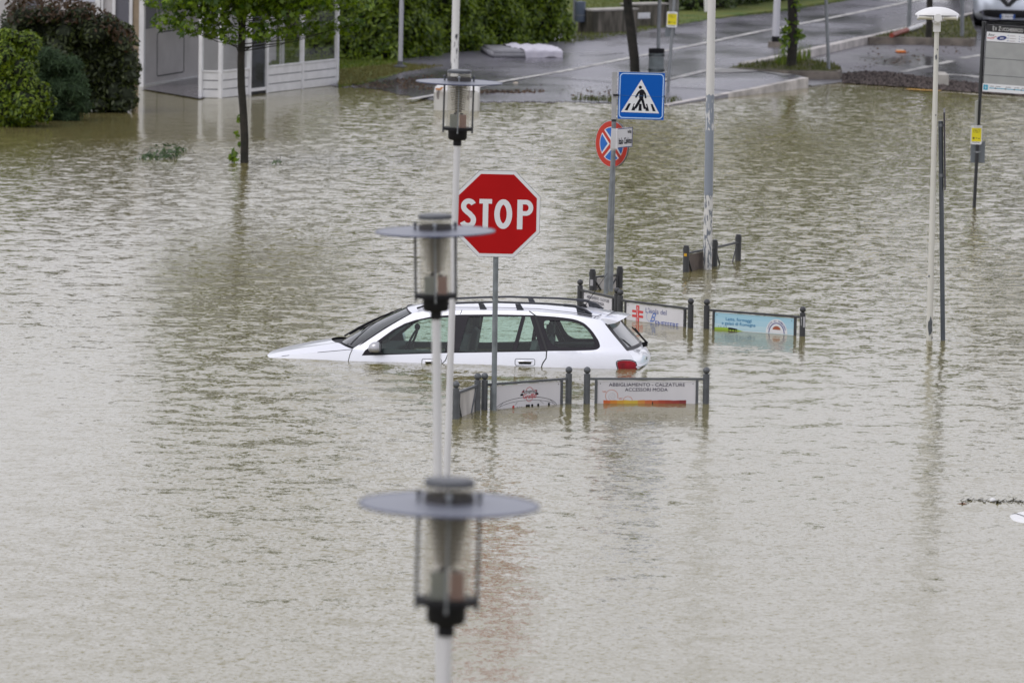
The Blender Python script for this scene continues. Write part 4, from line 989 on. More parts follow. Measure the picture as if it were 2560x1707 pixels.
# round no-stopping sign on the same pole
c = inv @ atY(1529.4, 360, bB.y + .2); rd = 59 * k; ang = R(47)
M = frame(c + Vector((0, -.02, 0)), (math.cos(ang), -math.sin(ang), 0), (0, 0, 1))
circ = lambda r_, n=48: [(r_ * math.cos(2 * math.pi * i / n), r_ * math.sin(2 * math.pi * i / n)) for i in range(n)]
disc = MB().poly(circ(rd), M, 0, .022).build('round_plate', mat('sign back', (.12, .13, .14), .5), t)
MB().poly(circ(rd * .985), M, .002).build('rim', WHITE, disc)
MB().stroke(circ(rd * .85), rd * .24, M, .004, True).build('red_ring', REDP if False else mat('ring red', (.50, .03, .015), .4), disc)
MB().poly(circ(rd * .735), M, .0035).build('white_field', WHITE, disc)
mb = MB(); ri = rd * .70
for q0 in (0, 90, 180, 270):
    g_ = 11.5; a0, a1 = q0 - 45 + g_, q0 + 45 - g_; off = .16 * rd
    mb.poly([(off * 1.45 * math.cos(R(q0)), off * 1.45 * math.sin(R(q0)))] + arc(0, 0, ri, ri, a0, a1, 10), M, .005)
mb.build('blue_field', mat('disc blue', (.01, .13, .50), .4), disc)
mb = MB(); ri = rd * .80
mb.stroke([(-ri * .71, ri * .71), (ri * .71, -ri * .71)], rd * .15, M, .0062).stroke([(-ri * .71, -ri * .71), (ri * .71, ri * .71)], rd * .15, M, .0064); mb.build('red_cross', mat('ring red', (.50, .03, .015), .4), disc)
# front pole with the street name
bA, aA, LA = lean(1514.5, 734, 1536, 322)
t = thing('street_name_sign', 'grey pole with a small white street name plate before the crossing sign', 'street sign', bA, (0, aA, 0))
MB().cyl((0, 0, -1.2), (0, 0, LA), .031, .029, 20).build('post', GP, t, smooth=True)
MB().box((0, -.004, LA - 25 * k), (.078, .078, 50 * k)).box((.045, -.09, LA - 25 * k), (.02, .14, 46 * k)).cyl((0, 0, LA - 54 * k), (0, 0, LA - 50 * k), .034, .034, 16).build('bracket', mat('white bracket', (.58, .58, .60), .45), t)
inv = MW[t].inverted()
pl0 = inv @ atY(1543.5, 371, bA.y - .15); pl1 = pl0 + Vector((.195, .22, .012)); M = frame(pl0, pl1 - pl0, (0, 0, 1)); Lp = (pl1 - pl0).length; hp = 49 * k
MB().poly([(-.02, 0), (Lp, 0), (Lp, hp), (-.02, hp)], M, 0, .012).build('name_plate', mat('name plate white', (.66, .66, .70), .45), t)
MB().stroke([(0, hp - .006), (Lp, hp - .006)], .010, M, .002).stroke([(0, .006), (Lp, .006)], .010, M, .002).stroke([(Lp - .008, 0), (Lp - .008, hp)], .012, M, .0022).build('plate_border', mat('navy edge', (.05, .07, .18), .5), t)
text('via', .07, M, .003, 'lettering', INK, t, Lp * .78, hp * .80, 1.0, .015)
text('Italo Calvino', .115, M, .003, 'lettering', INK, t, Lp * .50, hp * .33, .86, .02, fit=Lp * .86)

# ------------------------------------------------------------------ guard rails with advertising boards
RAILM = mat('rail grey', (.105, .113, .122), .5, .2, .18, 9)
RAILD = mat('rail dark grey', (.050, .052, .056), .5, .1, .18, 9)
def post_ball(parent, P, h, m, r=.0355):
    mb = MB().cyl(P + Vector((0, 0, -1)), P + Vector((0, 0, h)), r, r, 20).cyl(P + Vector((0, 0, h)), P + Vector((0, 0, h + .008)), r * .6, r * .45, 14)
    p = mb.build('post', m, parent, world=True, smooth=True)
    MB().ball(P + Vector((0, 0, h + .040)), .0385, 20).build('ball', m, p, world=True, smooth=True)
def post_band(parent, P, h, m, r=.041, sticker=None):
    mb = MB().cyl(P + Vector((0, 0, -1)), P + Vector((0, 0, h - .03)), r, r, 20)
    p = mb.build('post', m, parent, world=True, smooth=True)
    MB().lathe([(r + .003, h - .085), (r + .004, h - .03), (r + .002, h - .028)], 20, P).lathe([(r - .005, h - .03), (r - .005, h), (r - .012, h + .006), (.001, h + .007)], 20, P).build('cap', m, p, world=True, smooth=True)
    if sticker: MB().add([P + Vector((-.03, -r - .002, h - sticker[0])), P + Vector((.008, -r - .004, h - sticker[0])), P + Vector((.008, -r - .004, h - sticker[1])), P + Vector((-.03, -r - .002, h - sticker[1]))], [(0, 1, 2, 3)]).build('sticker', sticker[2], p, world=True)
def rail(label, pa, pb, m, h, board=None, inset=.10, ball=True, group='guard rails with boards along the drowned kerb', rz=.055, brace=False, bdmat=None, sta=None, stb=None, front=1, ends=(1, 1)):
    A, B = at(*pa), at(*pb); d = B - A; L = d.length; u = d / L; up = Vector((0, 0, 1))
    t = thing('guard_rail', label, 'guard rail', (A + B) / 2, (0, 0, 0), group)
    f = post_ball if ball else post_band
    if ends[0]: f(t, A, h, m) if ball else f(t, A, h, m, sticker=sta)
    if ends[1]: f(t, B, h, m) if ball else f(t, B, h, m, sticker=stb)
    Mx = Matrix((u, Vector((-u.y, u.x, 0)), up)).transposed()
    MB().box((A + B) / 2 + up * (h - rz), (L - .04, .034, .024), Mx).build('top_rail', m, t, world=True)
    M = frame(A, d, up); bd = None
    if board is not False:
        for s in (inset, L - inset): MB().box(A + u * s + up * (h / 2 - rz / 2 - .4), (.027, .027, h - rz + .78), Mx).build('upright', m, t, world=True)
        x0, x1 = inset + .016, L - inset - .016; z1 = h - rz - .022
        bd = MB().poly([(x0, -.5), (x1, -.5), (x1, z1), (x0, z1)], M, .004, .008).build('board', bdmat or BOARD, t, world=True)
        if ball:
            mb = MB()
            for x in (x0 + .03, x1 - .03): mb.poly([(x + .006 * math.cos(i), z1 - .03 + .006 * math.sin(i)) for i in range(6)], M, .0055)
            mb.build('rivet', DGREY, bd, world=True)
    if brace:
        for (s0, s1) in ((inset * .2 + .03, inset * .2 + .22), (L - .06, L - .25)):
            MB().cyl(A + u * s0 + up * (h - rz - .03) - Vector((0, .03, 0)), A + u * s1 + up * (-.06) - Vector((0, .03, 0)), .011, .011, 8).build('brace', m, t, world=True)
    return t, M, L, h - rz - .022, bd
INK2 = mat('black print', (.015, .010, .04), .7, spec=.15)
# front pair
t, M, L, zt, bd = rail('guard rail seen end-on at the left with a plain board, beside the flood-side poles', (1139, 1047), (1193, 1026), RAILM, .33, brace=True, bdmat=BOARDD)
t, M, L, zt, bd = rail('guard rail with the red and black diner board behind the stop sign pole', (1210.5, 1024), (1421, 1007.5), RAILM, .325)
def bx(fr): return .116 + fr * (L - .232)
cx, cz = bx(.535), zt - .105
FR = mat('print red', (.50, .04, .05), .5)
text('America', .066, M, .0065, 'lettering', INK, bd, cx, cz + .020, .95, .004, True, .25)
text('Graffiti', .070, M, .0068, 'lettering', FR, bd, cx, cz - .032, .95, .006, True, .25)
MB().stroke(arc(cx, cz - .004, .055, .070, 25, 155, 12), .005, M, .0060).stroke(arc(cx, cz - .004, .055, .085, 205, 335, 12), .005, M, .0060).build('emblem', FR, bd, world=True)
mb = MB()
for s in (-1, 1):
    for j in range(3): mb.poly([(cx + s * .075, cz + .012 + j * .008), (cx + s * (.11 - .005 * j), cz + .012 + j * .008), (cx + s * (.105 - .006 * j), cz + .017 + j * .008), (cx + s * .075, cz + .017 + j * .008)], M, .006)
mb.build('emblem_wings', FR, bd, world=True)
mb = MB()
for s in (-1, 1): mb.poly([(cx + s * .085, cz - .022), (cx + s * .125, cz - .022), (cx + s * .12, cz - .001), (cx + s * .08, cz - .001)], M, .0062)
mb.build('emblem_wings', INK, bd, world=True)
mb = MB(); ex = (bx(1) - bx(0)) * .46
mb.stroke(arc(bx(.49), zt - .27, ex, .125, 5, 175, 30), .0045, M, .0052).stroke(arc(bx(.49), zt - .285, ex, .105, 8, 172, 30), .0035, M, .0050)
for fx in (.1, .32, .75, .9): mb.stroke([(bx(fx), zt - .23), (bx(fx + (.04 if fx < .5 else -.06)), zt - .19)], .003, M, .0054)
mb.build('line_drawing', INK, bd, world=True)
mb = MB(); mr = MB()
for i, fx in enumerate((.30, .36, .39, .42, .50, .53, .58, .67, .83)):
    x = bx(fx); z0 = zt - .285
    if i in (1, 2, 3): mb.stroke([(x, z0), (x, z0 + .045)], .004, M, .0056); continue
    (mr if i == 0 else mb).poly([(x + .015 * math.cos(a), z0 + .045 + .016 * math.sin(a)) for a in [j * .628 for j in range(10)]], M, .0056); mb.poly([(x - .02, z0), (x + .02, z0), (x + .01, z0 + .03), (x - .01, z0 + .03)], M, .0054)
mb.build('small_figures', INK, bd, world=True); mr.build('small_figures', FR, bd, world=True)

def moda(M, L, zt, bd, full=True, x0=.116):
    w_ = L - 2 * x0; k = w_ / 1.0
    text('ABBIGLIAMENTO - CALZATURE', .053, M, .0065, 'lettering', INK2, bd, x0 + w_ * .503, zt - .043, 1.12, .0, True, .0, fit=w_ * .775)
    text('ACCESSORI MODA', .053, M, .0065, 'lettering', INK2, bd, x0 + w_ * .497, zt - .097, 1.12, .0, True, .0, fit=w_ * .434)
    if not full:
        MB().stroke(arc(x0 + w_ * .16, zt - .12, .05, .05, 30, 300, 20), .004, M, .006).build('scroll', DGREY, bd, world=True); return
    OR = mat('orange print', (.55, .13, .04), .5)
    mb = MB(); cx, cz = x0 + w_ * .145, zt - .165
    mb.stroke(arc(cx, cz, .068, .068, -20, 225, 24), .004, M, .006)
    mb.stroke(arc(x0 + w_ * .31, zt - .215, .05, .045, 0, 180, 14), .004, M, .0062)
    for fx, fz in ((.07, .125), (.235, .20)):
        for dx in (-.010, 0, .010): mb.stroke([(x0 + w_ * fx + dx, zt - fz), (x0 + w_ * fx + dx * 1.8, zt - fz + .016)], .005, M, .0062)
    mb.build('scroll', OR, bd, world=True)
    sp = []
    for i in range(40): a_ = i * .30; r_ = .006 + .0011 * i * 1; sp.append((cx + .008 + r_ * math.cos(a_), cz - .005 + r_ * math.sin(a_)))
    MB().stroke(sp, .002, M, .0058).build('scroll', mat('grey print', (.35, .30, .32), .5), bd, world=True)
    rg = random.Random(3); cols = [(.55, .12, .03), (.60, .22, .03), (.60, .32, .04), (.62, .40, .05), (.58, .40, .05), (.58, .24, .05), (.52, .14, .05), (.45, .10, .04), (.38, .06, .03), (.33, .05, .03), (.30, .04, .03), (.22, .03, .03)]
    xa, xb = x0 + w_ * .062, x0 + w_ * .905
    for i, c_ in enumerate(cols):
        a0, a1 = xa + (xb - xa) * i / 12, xa + (xb - xa) * (i + 1) / 12
        MB().poly([(a0, -.30), (a1, -.30), (a1, zt - .212 + rg.uniform(-.004, .004)), (a0, zt - .212 + rg.uniform(-.004, .004))], M, .0058).build('stripe', mat('stripe %d' % i, c_, .5), bd, world=True)
    MB().poly([(xa + (xb - xa) * .585, zt - .25), (xa + (xb - xa) * .6, zt - .25), (xa + (xb - xa) * .598, zt - .218)], M, .0064).build('mark', INK, bd, world=True)
t, M, L, zt, bd = rail('guard rail with the clothing shop board and an orange stripe below its lettering', (1466.7, 1008), (1764.5, 1008.5), RAILM, .325)
moda(M, L, zt, bd)
# back three
t, M, L, zt, bd = rail('guard rail half hidden by the car roof, with a lettered board', (1449.5, 769.5), (1541.5, 791), RAILD, .285)
moda(M, L, zt, bd, False)
t, M, L, zt, bd = rail('guard rail with the red double cross board behind the car tail', (1550, 796), (1726, 819), RAILD, .285)
w_ = L - .232
cx = .116 + w_ * .20; cz = zt - .105
RC = mat('cross red', (.62, .05, .05), .5)
mb = MB(); mb.poly([(cx - .028, cz - .2), (cx + .028, cz - .2), (cx + .028, cz + .088), (cx - .028, cz + .088)], M, .006)
for dz in (.012, -.046): mb.poly([(cx - .098, cz + dz - .015), (cx + .098, cz + dz - .015), (cx + .098, cz + dz + .015), (cx - .098, cz + dz + .015)], M, .0063)
mb.build('cross', RC, bd, world=True)
MB().stroke([(cx - .006 + .010 * math.sin(i * .9), cz - .17 + i * .016) for i in range(16)], .005, M, .0068).stroke([(cx + .010 * math.sin(i * .9 + 2), cz - .17 + i * .016) for i in range(16)], .004, M, .0068).build('snake_line', WHITE, bd, world=True)
text("L'isola del", .088, M, .0065, 'lettering', mat('blue-grey print', (.08, .10, .28), .5), bd, .116 + w_ * .52, zt - .066, .85, .0, True, fit=w_ * .363)
text("B", .17, M, .0065, 'lettering', mat('mid blue print', (.10, .20, .55), .5), bd, .116 + w_ * .45, zt - .148, .9, .0, True, .5)
MB().stroke(arc(.116 + w_ * .42, zt - .135, .065, .06, 60, 330, 20), .0035, M, .0066).build('flourish', mat('mid blue print', (.10, .20, .55), .5), bd, world=True)
text("ENESSERE", .088, M, .0065, 'lettering', mat('blue print', (.03, .08, .38), .5), bd, .116 + w_ * .71, zt - .212, .80, .008, True, fit=w_ * .40)
t, M, L, zt, bd = rail('guard rail with the sky blue dairy board', (1766, 821), (2005.7, 840), RAILD, .285, bdmat=mat('sky blue board', (.36, .60, .73), .45, 0, .0, 2))
x0 = .116; w_ = L - .232
mb = MB(); SKYC = [(.30, .56, .72), (.40, .62, .74), (.48, .66, .74), (.58, .70, .75), (.64, .72, .74)]
for i, c_ in enumerate(SKYC[1:]): MB().poly([(x0, zt - .065 * (i + 1) - .06), (x0 + w_, zt - .065 * (i + 1) - .06), (x0 + w_, zt - .065 * (i + 1)), (x0, zt - .065 * (i + 1))], M, .0046 + .0001 * i).build('sky_print', mat('sky print %d' % i, c_, .45), bd, world=True)
TXB = mat('teal print', (.03, .20, .40), .5)
text('Latte, formaggi', .056, M, .0065, 'lettering', TXB, bd, x0 + w_ * .304, zt - .072, .98, .010, True, fit=w_ * .326)
text('e gelati di Romagna', .056, M, .0065, 'lettering', TXB, bd, x0 + w_ * .304, zt - .125, .98, .010, True, fit=w_ * .428)
MB().poly([(x0, -.3), (x0 + w_ * .5, -.3)] + [(x0 + w_ * (.5 - .5 * i / 12), zt - .275 + .103 * math.sin(math.pi * .5 * (i / 12) ** .6) - .01 * max(0, i - 8) / 4) for i in range(13)], M, .0056).build('meadow_print', mat('meadow green', (.30, .46, .04), .5), bd, world=True)
mb = MB(); rg = random.Random(2)
for fx, s in ((.20, 1.4), (.235, 1.2), (.27, .9)):
    x = x0 + w_ * fx; z = zt - .198; mb.poly([(x - .022 * s, z), (x + .022 * s, z), (x + .025 * s, z + .016 * s), (x - .018 * s, z + .018 * s)], M, .0062)
    for dx in (-.015, .012): mb.poly([(x + dx * s, z - .014 * s), (x + (dx + .006) * s, z - .014 * s), (x + (dx + .006) * s, z + .002), (x + dx * s, z + .002)], M, .0062)
for fx in (.05, .08, .12, .15): x = x0 + w_ * fx; mb.poly([(x - .006, zt - .172), (x + .006, zt - .172), (x + .006, zt - .166), (x - .006, zt - .166)], M, .0062)
mb.build('cow_print', INK, bd, world=True)
cx, cz = x0 + w_ * .785, zt - .200
MB().poly(circ(.150), M, .0060).build('badge', WHITE, bd, world=True)
MB().stroke(arc(cx, cz, .105, .125, 0, 180, 24), .011, M, .0072).build('badge_ring', mat('navy print', (.05, .06, .25), .5), bd, world=True)
bdg = [c_ for c_ in bd.children if c_.name.startswith('badge') and 'ring' not in c_.name][0]
for v in bdg.data.vertices: pass
bpy.data.objects.remove(bdg)
MB().poly([(cx + .150 * math.cos(a), cz + .175 * math.sin(a)) for a in [j * .1963 for j in range(17)]], M, .0060).build('badge', WHITE, bd, world=True)
for i, ch in enumerate('LATTE DI ROMAGNA'):
    a_ = R(158 - i * 9.1); q = M @ Matrix.Translation((cx + .127 * math.cos(a_), cz + .150 * math.sin(a_), 0)) @ Matrix.Rotation(a_ - math.pi / 2, 4, 'Z')
    if ch != ' ': text(ch, .030, q, .0075, 'lettering', mat('navy print', (.05, .06, .25), .5), bd, 0, 0, 1, .02, True)
MB().poly([(cx + .055 * math.cos(a), cz + .045 + .045 * math.sin(a)) for a in [j * .349 for j in range(10)]] , M, .0076).build('badge_shape', mat('rust print', (.35, .10, .05), .5), bd, world=True)
# sticker strip and digits on the last post
P = at(2005.7, 840); s_ = MB(); zz = .27
MB().add([P + Vector((.004, -.038, zz - .03)), P + Vector((.028, -.030, zz - .03)), P + Vector((.028, -.030, zz - .16)), P + Vector((.004, -.038, zz - .16))], [(0, 1, 2, 3)]).build('sticker', mat('pale sticker', (.45, .45, .48), .5), t, world=True)
for i in range(3): text('711'[i], .045, frame(P + Vector((-.018, -.040, zz - .055 - i * .035)), (1, 0, 0), (0, 0, 1)), 0, 'lettering', WHITE, t, 0, 0, .8, .02, True)
# band-top rails further back
BRN = mat('brown mesh board', (.13, .105, .09), .7, 0, .2, 14)
rail('dark guard rail with a pale board behind the two sign poles', (1480.5, 726), (1549, 719), RAILD, .275, ball=False, brace=True, bdmat=BOARDD, rz=.105, group='dark band-topped guard rails', sta=(.13, .21, mat('pale sticker', (.45, .45, .48), .5)), inset=.06)
rail('dark guard rail with a brown board and a yellow sticker by the banded pole', (1714.5, 680), (1786, 665), RAILD, .355, ball=False, brace=True, bdmat=BRN, rz=.105, group='dark band-topped guard rails', sta=(.10, .14, mat('yellow sticker', (.65, .36, .02), .5)), inset=.06)
rail('open dark guard rail with two braces, right of the tall banded pole', (1786.2, 664.6), (1845, 651), RAILD, .355, board=False, ball=False, brace=True, rz=.105, group='dark band-topped guard rails', ends=(0, 1), inset=.06)

# ------------------------------------------------------------------ bus stop panel, right edge
b, a, L = lean(2435.5, 519, 2460, 55)
t = thing('bus_stop', 'black bus stop pole with a timetable panel cut by the right edge of the photo', 'bus stop', b, (0, a, 0))
k = 1 / scl(b); inv = MW[t].inverted()
MB().cyl((0, 0, -1.2), (0, 0, L * .62), .027, .027, 16).cyl((0, 0, L * .62), (0, 0, L), .031, .031, 16).build('post', mat('black pole', (.018, .02, .022), .4), t, smooth=True)
YY = b.y - .05
tl = inv @ atY(2463.5, 61, YY); bl3 = inv @ atY(2456, 228.5, YY); hv = (tl - bl3).length
M = frame(bl3, (math.cos(R(14)), -math.sin(R(14)), -.012), tl - bl3); PW = 1.0
def rc(x0, y0, x1, y1): return [(x0, y0), (x1, y0), (x1, y1), (x0, y1)]
fz = lambda y: hv * (1 - y / 168.)
MB().poly(rc(0, 0, PW, hv), M, 0, .04).build('panel_frame', BLACK, t)
pn = MB().poly(rc(.01, .01, PW - .01, fz(18)), M, .003).build('panel', mat('grey timetable blind', (.33, .34, .34), .5, 0, .08, 5), t)
MB().poly(rc(.01, fz(42), PW - .01, fz(18.5)), M, .005).build('logo_strip', WHITE, pn)
MB().poly(rc(0.0, .0, PW - .01, fz(148)), M, .005).build('route_strip', WHITE, pn)
mb = MB()
for y in (42.5, 84, 126.5): mb.poly(rc(.0, fz(y) - .003, PW, fz(y) + .003), M, .0062)
mb.build('divider', DGREY, pn)
SV = mat('silver print', (.52, .52, .52), .5)
text('E', .092, M, .004, 'lettering', SV, pn, .108, fz(10) + .003, .62, .018); text('X', .072, M, .004, 'lettering', SV, pn, .146, fz(10) - .003, .62, .018)
text('Z', .092, M, .004, 'lettering', SV, pn, .205, fz(10) + .003, .62, .018); text('UCCHERIFICIO', .072, M, .004, 'lettering', SV, pn, .400, fz(10) - .003, .72, .018, fit=.33)
text('Amr', .062, M, .0065, 'lettering', INK, pn, .085, fz(26), .85, .008)
MB().stroke([(.025, fz(33)), (.06, fz(34.5)), (.09, fz(33)), (.12, fz(33)), (.14, fz(30)), (.165, fz(29))], .009, M, .0068).stroke([(.02, fz(36)), (.05, fz(34)), (.10, fz(37)), (.13, fz(33))], .004, M, .0066).build('emblem', FR, pn)
MB().poly([(.245 + .076 * math.cos(a_), fz(32) + .033 * math.sin(a_) + .010 * math.cos(a_)) for a_ in [j * .2618 for j in range(24)]], M, .0066).build('emblem', mat('oval navy', (.02, .04, .18), .5), pn)
text('atr', .048, M, .0072, 'lettering', WHITE, pn, .245, fz(32), 1.1, .012, italic=.2)
mb = MB(); mb2 = MB()
for i in range(3):
    for x_ in (.335, .51): mb.poly(rc(x_, fz(25 + i * 6.5) - .007, x_ + .014, fz(25 + i * 6.5) + .007), M, .0065)
    mb2.poly(rc(.365, fz(25 + i * 6.5) - .004, .455 + .01 * (i % 2), fz(25 + i * 6.5) + .004), M, .0065).poly(rc(.54, fz(27 + i * 6.5) - .004, .62, fz(27 + i * 6.5) + .004), M, .0065)
mb.build('legend_mark', mat('legend blue', (.10, .14, .30), .5), pn); mb2.build('legend_line', mat('grey print', (.35, .30, .32), .5), pn)
CY = mat('route cyan', (.03, .32, .48), .5)
MB().poly(rc(.012, fz(164), .082, fz(151)), M, .0066).poly(rc(.10, fz(159.5), PW - .1, fz(157.5)), M, .0066).build('route_line', CY, pn)
text('6', .062, M, .0074, 'lettering', WHITE, pn, .047, fz(157.5), .8, .0)
mb = MB(); mb2 = MB()
for i, x_ in enumerate((.10, .20, .355, .49, .60, .72)):
    if i: mb.poly([(x_ + .011 * math.cos(j), fz(158.5) + .011 * math.sin(j)) for j in range(6)], M, .0072)
    mb2.poly(rc(x_ - (0 if i else -.01), fz(154) - .003, x_ + .075, fz(154) + .004), M, .0066)
mb.build('stop_dot', INK, pn); mb2.build('stop_name', DGREY, pn)
YEL = mat('notice yellow', (.72, .62, .01), .5)
def notice(t, inv, c4, YY, wpx=None):
    tl, tr, bl_ = [inv @ atY(x, y, YY) for x, y in c4]; M = frame(bl_, tr - tl, tl - bl_); W, Hn = (tr - tl).length, (tl - bl_).length
    cd_ = MB().poly(rrect(0, 0, W, Hn, W * .12, 4), M, 0, .006).build('notice_card', WHITE, t)
    MB().poly(rc(W * .07, Hn * .15, W * .94, Hn * .86), M, .002).build('notice_print', YEL, cd_)
    MB().stroke(rrect(W * .22, Hn * .62, W * .76, Hn * .80, .02, 3)[:-1], W * .025, M, .0035, True).poly(rc(W * .18, Hn * .27, W * .34, Hn * .38), M, .0035).poly(rc(W * .45, Hn * .31, W * .58, Hn * .35), M, .0035).poly(rc(W * .68, Hn * .29, W * .82, Hn * .33), M, .0035).build('notice_symbol', mat('olive print', (.12, .10, .02), .5), cd_)
    text('Bus', Hn * .12, M, .0036, 'notice_symbol', mat('olive print', (.12, .10, .02), .5), cd_, W * .47, Hn * .71, .9, .02)
    MB().poly(rc(W * .15, Hn * .09, W * .82, Hn * .115), M, .002).poly(rc(W * .25, Hn * .90, W * .8, Hn * .92), M, .002).build('notice_line', DGREY, cd_)
notice(t, inv, ((2427.5, 313.5), (2455.3, 314.2), (2426.3, 361)), b.y - .06)
tl, tr, bl_ = [inv @ atY(x, y, b.y + .04) for x, y in ((2427, 353), (2462.8, 353.5), (2426, 407))]; M = frame(bl_, tr - tl, tl - bl_); MB().poly(rc(0, 0, (tr - tl).length, (tl - bl_).length), M, 0, .006).build('back_plate', mat('zinc plate', (.17, .19, .21), .5, .2), t)
MB().cyl((0, 0, (519 - 382) * k), (0, 0, (519 - 378) * k), .036, .036, 14).box((0, -.02, (519 - 379) * k), (.11, .02, .015)).build('clamp', GREY, t)
p0 = inv @ atY(2441, 309, b.y - .04); up_ = (inv @ atY(2443.5, 251, b.y - .04)) - p0; M = frame(p0 + Vector((-.030, -.20, 0)), (.11, .5, 0), up_); MB().poly(rc(-.05, -.02, .38, up_.length), M, 0, .012).build('side_plate', mat('pale plate', (.36, .37, .34), .5), t)

# second bus stop seen from behind, leaning
b, a, L = lean(1669, 236, 1686, 0, .03)
t = thing('bus_stop', 'leaning grey bus stop pole with yellow notice, on the wet pavement', 'bus stop', b, (0, a, 0))
k = 1 / scl(b); inv = MW[t].inverted()
MB().cyl((0, 0, -.02), (0, 0, L + .6), .032, .032, 16).build('post', GREY, t, smooth=True); MB().box((0, 0, .0), (.18, .18, .02)).build('base_plate', DGREY, t)
notice(t, inv, ((1668, 29.5), (1694.5, 30.5), (1666, 68.5)), b.y - .07)
tl, tr, bl_ = [inv @ atY(x, y, b.y + .03) for x, y in ((1674, -60), (1699, -59.5), (1671, 62))]; M = frame(bl_, tr - tl, tl - bl_); MB().poly(rc(0, 0, (tr - tl).length, (tl - bl_).length), M, 0, .03).build('panel', mat('weathered panel back', (.16, .16, .155), .6, 0, .3, 5), t)
tl, tr, bl_ = [inv @ atY(x, y, b.y + .04) for x, y in ((1664, 66), (1689, 67), (1662, 92))]; M = frame(bl_, tr - tl, tl - bl_); MB().poly(rc(0, 0, (tr - tl).length, (tl - bl_).length), M, 0, .01).build('back_plate', mat('zinc plate', (.17, .19, .21), .5, .2), t)

# ------------------------------------------------------------------ litter bins
b = at(1640, 208, .05)
t = thing('litter_bin', 'round perforated metal litter bin on its pole right of the leaning trunk', 'litter bin', b); k = 1 / scl(b)
MET = mat('bin steel', (.15, .175, .18), .4, .4, .2, 8)
hB = 86 * k
MB().lathe([(.001, .12), (.15, .12), (.152, hB - .08), (.152, hB - .06)], 28).build('drum', MET, t, smooth=True)
MB().lathe([(.154, hB - .09), (.158, hB - .085), (.158, hB), (.13, hB), (.125, hB - .09)], 28).build('rim', BLACKM, t, smooth=True)
mb = MB()
for zc in (hB - .13, .26):
    for i in range(24): a_ = i * 2 * math.pi / 24; mb.box((.153 * math.cos(a_), .153 * math.sin(a_), zc), (.012, .012, .045), Matrix.Rotation(a_, 3, 'Z'))
mb.build('slots', BLACKM, t); MB().lathe([(.154, hB - .165), (.156, hB - .16), (.154, hB - .155)], 28).lathe([(.154, .31), (.156, .315), (.154, .32)], 28).build('hoop', GREY, t, smooth=True)
mb = MB().cyl((.03, .19, -.02), (.055, .19, 2.6), .037, .037, 14); mb.build('post', GREY, t, smooth=True)
b = at(1435, 86, .08)
t = thing('litter_bin', 'small blue-grey bin hung on a post at the right end of the long hedge', 'litter bin', b); k = 1 / scl(b)
MB().cyl((0, 0, -.02), (0, 0, 1.3), .032, .032, 12).build('post', GREY, t, smooth=True); MB().lathe([(.001, .28), (.10, .28), (.11, .30), (.115, .74), (.001, .75)], 20, (.14, 0, 0)).build('drum', mat('blue-grey bin', (.11, .14, .19), .5), t, smooth=True); MB().lathe([(.117, .42), (.119, .43), (.117, .44)], 20, (.14, 0, 0)).build('hoop', GREY, t)

# ------------------------------------------------------------------ low concrete planters
CONC = mat('stained concrete', (.20, .18, .15), .85, 0, .6, 3.5, .6, c2=(.045, .042, .03), streak=(2.2, 2.2, .35)); CTOP = mat('pale concrete coping', (.42, .40, .36), .8, 0, .2, 4)
for lab, x0, x1, y0, y1, dep, z in (('nearer low concrete block with rusty-dark stains left of the bin pole', 1481, 1594, 88, 83.5, .5, .08), ('farther low concrete block bearing a white plaque', 1580, 1669, 70, 67.5, .45, .1)):
    A, B = at(x0, y0, z), at(x1, y1, z); t = thing('concrete_block', lab, 'concrete block', (A + B) / 2, (0, 0, 0), 'low concrete blocks on the grass'); d = B - A; M = frame(A, d, (0, 0, 1)); hgt = (59 if x0 < 1500 else 56) / scl(A); Lx = d.length
    bm = bmesh.new(); bmesh.ops.create_cube(bm, size=1); bmesh.ops.scale(bm, vec=(Lx, dep, hgt + .1), verts=bm.verts); bmesh.ops.bevel(bm, geom=bm.edges[:], offset=.015, segments=2, affect='EDGES')
    bm.transform(MW[t].inverted() @ M @ Matrix.Translation((Lx / 2, hgt / 2 - .05, -dep / 2)) @ Matrix.Rotation(-math.pi / 2, 4, 'X') @ Matrix.Identity(4)); me = bpy.data.meshes.new('block'); bm.to_mesh(me); bm.free(); me.materials.append(CONC); o = link(bpy.data.objects.new('block', me)); o.parent = t
    MB().poly(rc(-.01, hgt - .001, Lx + .01, hgt + .035), M, .012, dep + .02).build('coping', CTOP, t, world=True)
    if x0 > 1500:
        s = scl(A); MB().poly(rc((1598 - 1580) / s, (69 - 47) / s, (1636 - 1580) / s, (69 - 32) / s), M, .012, .01).build('plaque', WHITE, t, world=True)
        for i in range(3): MB().poly(rc((1602 - 1580) / s, (54 - 47 + 15 + i * 3.4 - 3) / s, (1632 - 1580) / s, (54 - 47 + 15 + i * 3.4 - 2.5) / s), M, .014).build('plaque_text', mat('grey print', (.35, .30, .32), .5), t, world=True)

